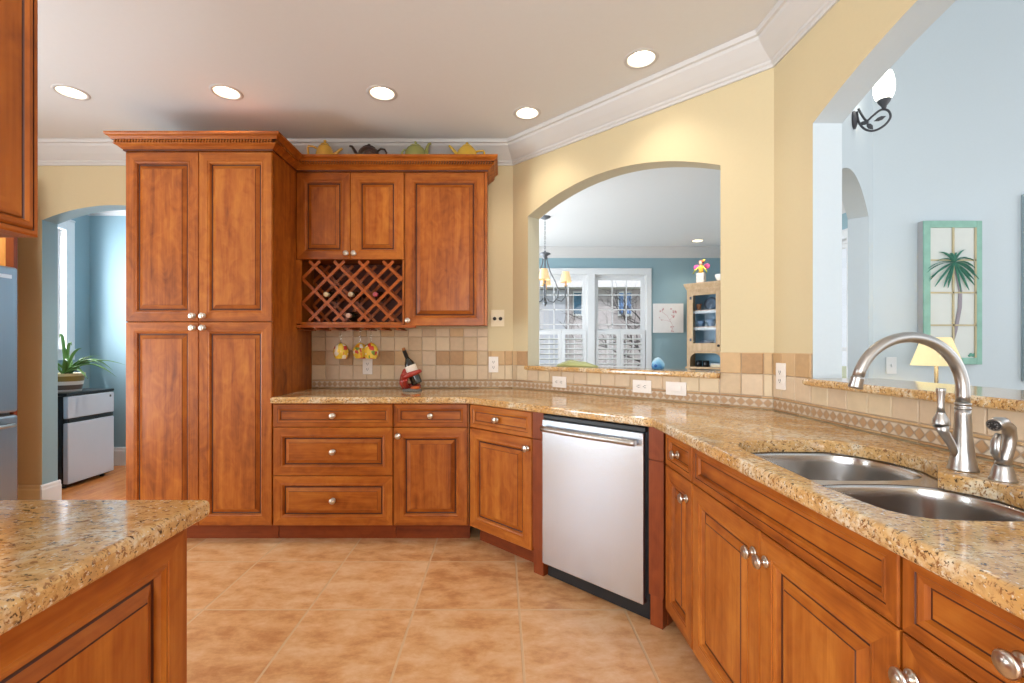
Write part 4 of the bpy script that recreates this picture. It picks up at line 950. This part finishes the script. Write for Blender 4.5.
# corner hutch
HX, HY = 2.72, 6.84
t = thing('corner_hutch', 'light pine corner hutch with glass door in the dining room', 'hutch', (HX, HY, 0), R45)
HL = 0.52
HB = plain('hutch_blue_back', srgb(120, 164, 190), 0.6)
mb = MB()
mb.box(0, 0, 0.0, HL, 0.022, 0.10); mb.box(0, 0.02, 0.08, HL, 0.30, 0.10); 
mb.box(0, 0, 0.10, 0.045, 0.022, 2.06); mb.box(HL-0.045, 0, 0.10, HL, 0.022, 2.06); mb.box(0.045, 0, 2.012, HL-0.045, 0.022, 2.06)
mb.box(0, 0.022, 0.10, 0.02, 0.26, 2.06); mb.box(HL-0.02, 0.022, 0.10, HL, 0.26, 2.06)
mb.box(0.02, 0.25, 0.10, HL-0.02, 0.26, 2.06, 1)
mb.box(0.02, 0.022, 2.045, HL-0.02, 0.25, 2.06)
mb.box(-0.012, -0.03, 0.915, HL+0.012, 0.25, 0.943)
mb.box(0.045, 0.0, 1.14, HL-0.045, 0.03, 1.168)
for z in (1.15, 1.51, 1.748): mb.box(0.02, 0.035, z-0.009, HL-0.02, 0.249, z+0.009)
for sx in (1, -1):
    c = 0.045 if sx > 0 else HL-0.045
    for i in range(6):
        a0, a1 = i/6*PI/2, (i+1)/6*PI/2; r = 0.10
        p0 = (c+sx*(r-r*math.sin(a0)), 1.14-(r-r*math.cos(a0))); p1 = (c+sx*(r-r*math.sin(a1)), 1.14-(r-r*math.cos(a1)))
        for yy in (0.004, 0.018): mb.face([(p0[0], yy, p0[1]), (p1[0], yy, p1[1]), (c, yy, p1[1]), (c, yy, p0[1])])
        mb.face([(p0[0], .004, p0[1]), (p1[0], .004, p1[1]), (p1[0], .018, p1[1]), (p0[0], .018, p0[1])])
for k_, z in enumerate((1.51, 1.748)):
    for i in range(9): mb.lathe([(0.024, 0.030), (0.024, 0.034)], (0.07+i*0.0475, 0, z-0.020), 12, 2, 'y')
mb.build('carcass', [PINE, HB, plain('lace_white', srgb(222, 226, 226), 0.8)], t)
mb = MB(); sweep(mb, [(-0.0, 0.26), (0.0, 0.0), (HL, 0.0), (HL, 0.26)], [(0.0, 2.055), (0.008, 2.055), (0.012, 2.075), (0.022, 2.09), (0.034, 2.118), (0.036, 2.144), (0.0, 2.144)]); mb.box(0, 0.0, 2.10, HL, 0.26, 2.143); mb.build('cornice', PINE, t)
mb = MB(); f0, f1 = 0.047, HL-0.047
mb.box(f0, -0.018, 1.17, f0+0.048, -0.0005, 2.010); mb.box(f1-0.06, -0.018, 1.17, f1, -0.0005, 2.010); mb.box(f0+0.048, -0.018, 1.17, f1-0.06, -0.0005, 1.283); mb.box(f0+0.048, -0.018, 1.965, f1-0.06, -0.0005, 2.010)
d = mb.build('door', PINE, t, bevel=0.003)
mb = MB(); mb.box(f0+0.049, -0.010, 1.284, f1-0.061, -0.007, 1.964); mb.build('pane', glass_mat('cabinet_glass', (0.97, 0.98, 1, 1), 0.006), d)
mb = MB(); mb.ball((f1-0.02, -0.03, 1.245), 0.018); mb.lathe([(0.008, -0.019), (0.008, -0.028)], (f1-0.02, 0, 1.245), 10, 0, 'y'); mb.build('knob', DARK, d)
for z in (1.33, 1.93):
    mb = MB(); mb.box(f0+0.002, -0.024, z-0.02, f0+0.03, -0.0185, z+0.02); mb.build('hinge', BRONZE, d)
mb = MB(); mb.box(0.047, -0.016, 0.12, HL-0.047, -0.0005, 0.90); mb.box(0.10, -0.022, 0.2, HL-0.10, -0.0165, 0.82); mb.build('lower_door', PINE, t, bevel=0.004)
def hutch_pt(x, y): 
    return (HX+S45*x+S45*y, HY-S45*x+S45*y)
def in_hutch(name, label, cat, x, y, z, build, group=None):
    p = hutch_pt(x, y); t = thing(name, label, cat, (p[0], p[1], z), R45, group); build(t); return t
SLATE = plain('slate_glaze', srgb(92, 108, 124), 0.3, var=0.2); CHINA = plain('white_china', srgb(226, 228, 230), 0.25, var=0.06, scale=50); BLU = plain('blue_white_china', srgb(120, 150, 180), 0.3, var=0.5, scale=60); ORG = plain('orange_glaze', srgb(196, 130, 84), 0.35)
def plate_up(mat, r):
    def f(t):
        mb = MB(); mb.lathe([(r*0.6, 0.0), (r, -0.012), (r, -0.016), (r*0.62, -0.006), (0.002, -0.006)], (0, 0, r), 30, 0, 'y'); o = mb.build('plate_disc', mat, t)
        mb = MB(); mb.lathe([(r*0.62, -0.0065), (r*0.5, -0.005), (r*0.45, -0.0065)], (0, 0, r), 30, 0, 'y', cap=False); mb.build('plate_ring', SLATE if mat is not SLATE else BLU, t)
        t.rotation_euler = (math.radians(-10), 0, R45)
    return f
def bowl_b(mat, r, h):
    def f(t):
        mb = MB(); mb.lathe([(r*0.5, 0), (r*0.55, 0.004), (r*0.9, h*0.6), (r, h), (r*0.95, h), (r*0.82, h*0.55), (0.002, 0.012)], seg=26); mb.build('bowl_body', mat, t)
        mb = MB(); mb.lathe([(r*1.0, h), (r*1.03, h+0.003), (r*0.96, h+0.003)], seg=26, cap=False); mb.build('bowl_rim', mat, t)
    return f
in_hutch('display_plate', 'large slate blue plate standing on the top shelf of the hutch', 'plate', 0.27, 0.18, 1.758, plate_up(SLATE, 0.095))
in_hutch('jar', 'small orange jar on the top hutch shelf beside the slate plate', 'jar', 0.125, 0.12, 1.7575, bowl_b(ORG, 0.035, 0.09))
in_hutch('display_bowl', 'blue and white bowl on the middle hutch shelf, left one', 'bowl', 0.15, 0.12, 1.5195, bowl_b(BLU, 0.06, 0.085), 'blue and white bowls in the hutch')
in_hutch('display_bowl', 'blue and white bowl on the middle hutch shelf, right one', 'bowl', 0.30, 0.12, 1.5195, bowl_b(BLU, 0.065, 0.095), 'blue and white bowls in the hutch')
in_hutch('serving_bowl', 'shallow grey bowl behind the hutch door on its bottom shelf', 'bowl', 0.23, 0.14, 1.1595, bowl_b(SLATE, 0.09, 0.16))
def mug(t):
    mb = MB(); mb.lathe([(0.036, 0), (0.04, 0.003), (0.042, 0.088), (0.038, 0.088), (0.036, 0.01), (0.002, 0.008)], seg=22); mb.build('cup', BLACK, t)
    mb = MB(); mb.tube([(0.0, 0.041, 0.07), (0.0, 0.066, 0.066), (0.0, 0.068, 0.03), (0.0, 0.041, 0.02)], 0.006, 8); mb.build('handle', BLACK, t)
in_hutch('mug', 'black mug in the open hutch niche, left of the pair', 'mug', 0.135, 0.10, 0.9435, mug, 'black mugs in the hutch')
in_hutch('mug', 'black mug in the open hutch niche, right of the pair', 'mug', 0.235, 0.10, 0.9435, mug, 'black mugs in the hutch')
def tray(t):
    mb = MB(); mb.box(-0.09, -0.05, 0, 0.09, 0.05, 0.035); mb.build('box_body', CREAM, t, bevel=0.006); mb = MB(); mb.box(-0.092, -0.052, 0.0355, 0.092, 0.052, 0.05); mb.build('lid', CHINA, t, bevel=0.005)
in_hutch('keepsake_box', 'low cream box in the open niche of the hutch beside the mugs', 'box', 0.40, 0.11, 0.9435, tray)
def fairy(t):
    mb = MB(); mb.box(-0.055, -0.045, 0, 0.055, 0.045, 0.15); lab(mb.build('skirt_block', plain('printed_white', srgb(226, 220, 214), 0.6, var=0.3, scale=40), t, bevel=0.006), 'white printed block skirt')
    mb = MB(); mb.lathe([(0.04, 0.15), (0.03, 0.19), (0.036, 0.235), (0.03, 0.25), (0.012, 0.262), (0.012, 0.272)], seg=16); mb.build('torso', plain('yellow_cloth', srgb(226, 178, 60), 0.6), t)
    mb = MB(); mb.ball((0, -0.002, 0.295), 0.028, 14, 10, 0, (0.9, 0.95, 1.15)); mb.build('head', plain('painted_skin', srgb(226, 176, 150), 0.6), t)
    mb = MB(); mb.ball((0, 0.008, 0.306), 0.033, 14, 10, 0, (1.05, 0.95, 1.0)); mb.build('hair', plain('red_hair', srgb(150, 70, 50), 0.7), t)
    for sx in (1, -1):
        mb = MB(); mb.ball((sx*0.075, 0.022, 0.245), 0.05, 12, 8, 0, (0.9, 0.12, 0.75)); mb.build('wing', plain('pink_wing', srgb(214, 80, 140), 0.5) if sx == 1 else M['pink_wing'], t)
        mb = MB(); mb.tube([(sx*0.035, -0.01, 0.235), (sx*0.075, -0.03, 0.195), (sx*0.10, -0.045, 0.145)], [0.011, 0.009, 0.007], 8); mb.build('arm', plain('lime_cloth', srgb(190, 190, 70), 0.6) if sx == 1 else M['lime_cloth'], t)
    mb = MB(); mb.ball((0.05, -0.02, 0.325), 0.018, 10, 8); mb.build('flower', M['yellow_cloth'], t)
in_hutch('fairy_figurine', 'fairy figurine with pink wings standing on top of the hutch', 'figurine', 0.165, 0.10, 2.1445, fairy)
in_hutch('fluted_bowl', 'white fluted bowl on top of the hutch at right', 'bowl', 0.44, 0.12, 2.1445, bowl_b(CHINA, 0.085, 0.10))

# ledge ornaments
p = dg(0.50, 0.11)
t = thing('leaf_dish', 'green leaf-shaped ceramic dish standing on the middle arch ledge', 'dish', (p[0], p[1], 1.0895), R45)
mb = MB(); rings = []
LG = plain('leaf_dish_green', srgb(176, 182, 124), 0.35, var=0.15)
prof = [(-0.165, 0.006), (-0.14, 0.014), (-0.11, 0.024), (-0.075, 0.036), (-0.045, 0.041), (-0.01, 0.036), (0.03, 0.031), (0.075, 0.030), (0.11, 0.020), (0.15, 0.010), (0.175, 0.005)]
for x, h in prof:
    wd = 0.05*math.sqrt(max(0.02, 1-(x/0.18)**2)); rings.append([(x, wd*math.cos(a), max(0.0, h*math.sin(a)) if math.sin(a) > 0 else 0.0) for a in [2*PI*j/16 for j in range(16)]])
mb.loft(rings, 0, True); mb.build('dish_body', LG, t)
mb = MB(); mb.tube([(x, 0, h+0.001) for x, h in prof], 0.0025, 6); mb.build('leaf_rib', LG, t)
p = dg(on_diag(652), 0.075)
t = thing('glass_ornament', 'blue swirled glass ornament on the middle arch ledge', 'ornament', (p[0], p[1], 1.0895), 0.2)
def swirl():
    m, n, l, p = base_mat('blue_swirl_glass'); tc = n.new('ShaderNodeTexCoord'); wv = n.new('ShaderNodeTexWave'); wv.wave_type = 'RINGS'; wv.rings_direction = 'Y'; wv.inputs['Scale'].default_value = 5; wv.inputs['Distortion'].default_value = 7
    l.new(tc.outputs['Object'], wv.inputs['Vector']); r = ramp(n, [(0.0, srgb(190, 220, 238)), (0.6, srgb(140, 198, 230)), (0.97, srgb(70, 130, 186))]); l.new(wv.outputs[0], r.inputs[0]); l.new(r.outputs[0], p.inputs['Base Color']); p.inputs['Roughness'].default_value = 0.08; return m
mb = MB(); mb.lathe([(0.022, 0.0), (0.036, 0.004), (0.042, 0.02), (0.040, 0.036), (0.031, 0.052), (0.017, 0.066), (0.002, 0.073)], seg=26); o = mb.build('glass_drop', swirl(), t); o.scale = (1, 0.6, 1)
mb = MB(); mb.ball((-0.026, -0.018, 0.022), 0.009, 10, 8); mb.build('glass_eye', plain('cobalt', srgb(40, 90, 160), 0.1), t)

# ------------------------------------------------------------------ great room contents
# palm art painted on an old window sash
t = thing('palm_window_art', 'eight-pane window frame painted with a palm tree on the pale blue wall', 'wall art', (3.226, 3.6325, 1.638), 0)
TQ = plain('teal_frame_paint', srgb(136, 182, 166), 0.6, var=0.25, scale=14); GS = plain('grey_sash_edge', srgb(168, 168, 170), 0.6)
aw, ah = 0.445, 1.095
mb = MB(); mb.box(0, -0.045, -ah/2, aw, -0.001, ah/2, 0)
mb.build('backing', GS, t)
mb = MB(); fwid = 0.052
mb.box(0, -0.056, -ah/2, fwid, -0.0455, ah/2); mb.box(aw-fwid*0.8, -0.056, -ah/2, aw, -0.0455, ah/2); mb.box(fwid, -0.056, ah/2-fwid, aw-fwid*0.8, -0.0455, ah/2); mb.box(fwid, -0.056, -ah/2, aw-fwid*0.8, -0.0455, -ah/2+fwid)
mb.build('frame', TQ, t, bevel=0.003)
mb = MB(); mb.box(fwid, -0.048, -ah/2+fwid, aw-fwid*0.8, -0.0455, ah/2-fwid); mb.build('painted_glass', plain('painted_pane', srgb(204, 208, 202), 0.25, var=0.1, scale=5), t)
MU = plain('tan_muntin', srgb(190, 176, 140), 0.6)
mb = MB(); cx = fwid+(aw-fwid*1.8)/2
mb.box(cx-0.007, -0.055, -ah/2+fwid, cx+0.007, -0.0485, ah/2-fwid)
for k_ in (1, 2, 3):
    z = -ah/2+fwid+(ah-2*fwid)*k_/4; mb.box(fwid, -0.055, z-0.006, aw-fwid*0.8, -0.0485, z+0.006)
mb.box(aw-fwid*0.8-0.012, -0.055, -ah/2+fwid, aw-fwid*0.8-0.0005, -0.0485, ah/2-fwid)
mb.build('muntins', MU, t)
pz = 0.215; pxx = cx
mb = MB(); mb.tube([(pxx, -0.0505, pz), (pxx+0.03, -0.0505, pz-0.08), (pxx+0.055, -0.0505, pz-0.20), (pxx+0.05, -0.0505, pz-0.33), (pxx+0.02, -0.0505, pz-0.50), (pxx-0.005, -0.0505, pz-0.58)], [0.010, 0.013, 0.016, 0.016, 0.014, 0.014], 10, flat=(1, 0.25)); mb.build('palm_trunk', plain('trunk_grey', srgb(150, 142, 150), 0.7), t)
FG = plain('frond_green', srgb(84, 148, 130), 0.6, var=0.35, scale=30)
random.seed(5)
for k_ in range(22):
    a = math.radians(-75+330*k_/21+random.uniform(-5, 5)); L = random.uniform(0.17, 0.235); P = []
    dn = 0.10 if math.sin(a) > -0.4 else 0.03
    for i in range(8):
        q = i/7; P.append((pxx+0.9*L*q*math.cos(a), -0.0565-0.0005*(k_ % 4), pz+0.015+L*q*math.sin(a)*0.95-dn*q*q))
    mb = MB(); mb.tube(P, [0.002+0.013*math.sin(PI*(0.08+0.90*i/7)) for i in range(8)], 8, flat=(0.12, 1.0)); mb.build('palm_frond', FG, t)
mb = MB()
for k_ in range(7): mb.ball((aw-0.09+0.008*k_*(1 if k_ % 2 else 0.6), -0.049, -ah/2+fwid+0.015+0.006*(k_ % 3)), 0.012, 8, 6, 0, (1.2, 0.15, 0.8))
mb.build('painted_grass', FG, t)
t = thing('framed_panel', 'grey framed panel cut by the right edge of the photo on the blue wall', 'picture', (4.028, 3.6325, 1.68), 0)
mb = MB(); mb.box(0, -0.03, -0.72, 0.62, 0, 0.72); mb.build('frame', plain('grey_frame', srgb(150, 166, 172), 0.5), t, bevel=0.004)
mb = MB(); mb.box(0.05, -0.034, -0.67, 0.57, -0.0305, 0.67); mb.build('panel_face', plain('pale_panel', srgb(190, 204, 208), 0.6), t)
# standing lamp
t = thing('standing_lamp', 'lit lamp with cream shade in front of the palm art', 'lamp', (3.026, 3.26, 0), 0)
mb = MB(); mb.lathe([(0.13, 0), (0.13, 0.012), (0.03, 0.03), (0.012, 0.05)], seg=28); mb.build('base', BRONZE, t)
mb = MB(); mb.tube([(0, 0, 0.05), (0, 0, 1.13)], 0.011, 12); mb.build('stem', BRONZE, t)
mb = MB(); mb.lathe([(0.140, 1.095), (0.078, 1.29)], seg=32, cap=False); mb.build('shade', SHADE2, t, recalc=False)
l = bpy.data.lights.new('lamp_bulb', 'POINT'); l.energy = 3.5; l.color = (1, 0.78, 0.45); l.shadow_soft_size = 0.04; o = bpy.data.objects.new('lamp_bulb', l); COL.objects.link(o); o.parent = t; o.location = (0, 0, 1.19)
# sconce on the angled wall
sx, sy = 2.262, 3.012
t = thing('wall_sconce', 'iron leaf-scroll wall sconce with glowing glass shade above the right arch jamb', 'sconce', (sx, sy, 2.675), PI/4)
mb = MB(); mb.lathe([(0.055, -0.001), (0.055, -0.012), (0.035, -0.02), (0.012, -0.024)], (0, 0, 0.0), 22, 0, 'y'); mb.build('backplate', BRONZE, t)
mb = MB()
sc_ = [(-0.02, 0.05), (-0.03, -0.02), (-0.06, -0.075), (-0.105, -0.10), (-0.155, -0.085), (-0.185, -0.045), (-0.175, 0.0), (-0.14, 0.018), (-0.10, -0.005), (-0.07, -0.025), (-0.045, 0.02), (-0.028, 0.065)]
def smooth(P, n=5):
    out = []
    for i in range(len(P)-1):
        p0, p1, p2, p3 = P[max(i-1, 0)], P[i], P[i+1], P[min(i+2, len(P)-1)]
        for j in range(n):
            q = j/n; out.append(tuple(0.5*((2*b)+(-a+c)*q+(2*a-5*b+4*c-d)*q*q+(-a+3*b-3*c+d)*q**3) for a, b, c, d in zip(p0, p1, p2, p3)))
    return out+[P[-1]]
mb.tube([(0, y, z) for y, z in smooth(sc_)], 0.0065, 10)
mb.build('scroll_arm', BRONZE, t)
mb = MB()
for (y, z, an) in ((-0.135, -0.035, -0.2), (-0.055, -0.035, 0.1), (-0.085, -0.065, 1.0)):
    dy, dz = math.cos(an)*0.03, math.sin(an)*0.03
    mb.tube([(0, y-dy, z-dz), (0, y-dy*0.3, z-dz*0.3), (0, y+dy*0.3, z+dz*0.3), (0, y+dy, z+dz)], [0.001, 0.013, 0.012, 0.001], 10, flat=(1, 0.4))
mb.build('leaf', BRONZE, t)
mb = MB(); mb.lathe([(0.008, 0.01), (0.012, 0.02), (0.014, 0.03), (0.032, 0.056), (0.036, 0.068)], (0, -0.155, 0.005), 22); mb.build('cup', BRONZE, t)
mb = MB(); mb.lathe([(0.034, 0.069), (0.046, 0.085), (0.055, 0.12), (0.055, 0.165), (0.048, 0.21), (0.040, 0.235)], (0, -0.155, 0.005), 28, cap=False); mb.build('glass_shade', GLOW, t, recalc=False)
l = bpy.data.lights.new('sconce_bulb', 'POINT'); l.energy = 5; l.color = (1, 0.92, 0.78); l.shadow_soft_size = 0.05; o = bpy.data.objects.new('sconce_bulb', l); COL.objects.link(o); o.parent = t; o.location = (0, -0.155, 0.27)

# ------------------------------------------------------------------ outdoors
mb = MB(); mb.face([(-30, 7.5, -0.4), (30, 7.5, -0.4), (30, 45, -0.4), (-30, 45, -0.4)]); structure(mb.build('ground', plain('pale_lawn', srgb(170, 172, 140), 0.9, var=0.2, scale=2)))
t = thing('neighbour_house', 'grey shingled house with blue shuttered windows outside the dining window', 'house', (0, 15.5, -0.4), 0)
mb = MB(); mb.box(-6, 0, 0, 9, 5, 3.55)
for k_ in range(18): mb.box(-6, -0.015, 0.195*k_, 9, 0, 0.195*k_+0.17)
mb.build('wall', plain('pinkish_siding', srgb(190, 180, 182), 0.8, var=0.25, scale=9), t)
mb = MB(); mb.box(-6, -0.06, 0, 2.15, -0.016, 3.5); mb.build('siding_bay', plain('pale_siding', srgb(200, 202, 214), 0.7, var=0.05), t)
mb = MB(); mb.v = [(-6.4, -0.5, 3.55), (9.4, -0.5, 3.55), (9.4, 5.5, 3.55), (-6.4, 5.5, 3.55), (-6.4, 2.5, 5.6), (9.4, 2.5, 5.6)]; mb.f = [(0, 1, 5, 4), (2, 3, 4, 5), (0, 4, 3), (1, 2, 5), (0, 3, 2, 1)]; mb.m = [0]*5; mb.sm = [False]*5; mb.build('roof', plain('weathered_roof', srgb(222, 220, 220), 0.8, var=0.2, scale=8), t)
BW = plain('blue_window', srgb(120, 156, 214), 0.3, var=0.15, scale=3); BW2 = plain('teal_window', srgb(52, 96, 124), 0.3, var=0.15, scale=3)
for x, wd, mt in ((2.42, 0.24, BW2), (3.90, 0.14, BW), (4.15, 0.14, BW), (-0.5, 0.3, BW2)):
    mb = MB(); mb.box(x-0.03, -0.11, 2.66, x+wd+0.03, -0.061, 3.46); f = mb.build('window_frame', WHITE, t)
    mb = MB(); mb.box(x, -0.125, 2.72, x+wd, -0.111, 3.40); mb.build('pane', mt, f)
random.seed(11)
t = thing('bare_tree', 'bare winter tree with dark branches outside the right dining window', 'tree', (4.0, 11.5, -0.4), 0)
mb = MB()
def branch(p, d, L, r, depth):
    P = [p]; q = p.copy(); dd = d.copy()
    for i in range(5):
        dd = (dd+Vector((random.gauss(0, .16), random.gauss(0, .12), random.gauss(0.02, .14)))).normalized(); q = q+dd*(L/5); P.append(q.copy())
    mb.tube(P, [r*(1-0.13*i) for i in range(6)], 6)
    if depth > 0:
        for k_ in range(4):
            i = random.randint(2, 5); s = (dd+Vector((random.gauss(0, .75), random.gauss(0, .4), random.gauss(0.1, .6)))).normalized(); branch(P[i], s, L*random.uniform(0.5, 0.75), r*0.5, depth-1)
mb.tube([(0, 0, 0), (0.02, 0, 0.6), (0.0, 0, 1.0)], [0.10, 0.08, 0.075], 10)
for d_ in ((-0.9, 0, 0.45), (-0.5, 0.1, 0.8), (0.1, 0, 1.0), (-0.75, -0.1, 0.75), (0.6, 0.2, 0.8)): branch(Vector((0, 0, 0.98)), Vector(d_).normalized(), 1.5, 0.035, 3)
mb.build('branches', plain('bark', srgb(74, 62, 60), 0.9, var=0.3), t)
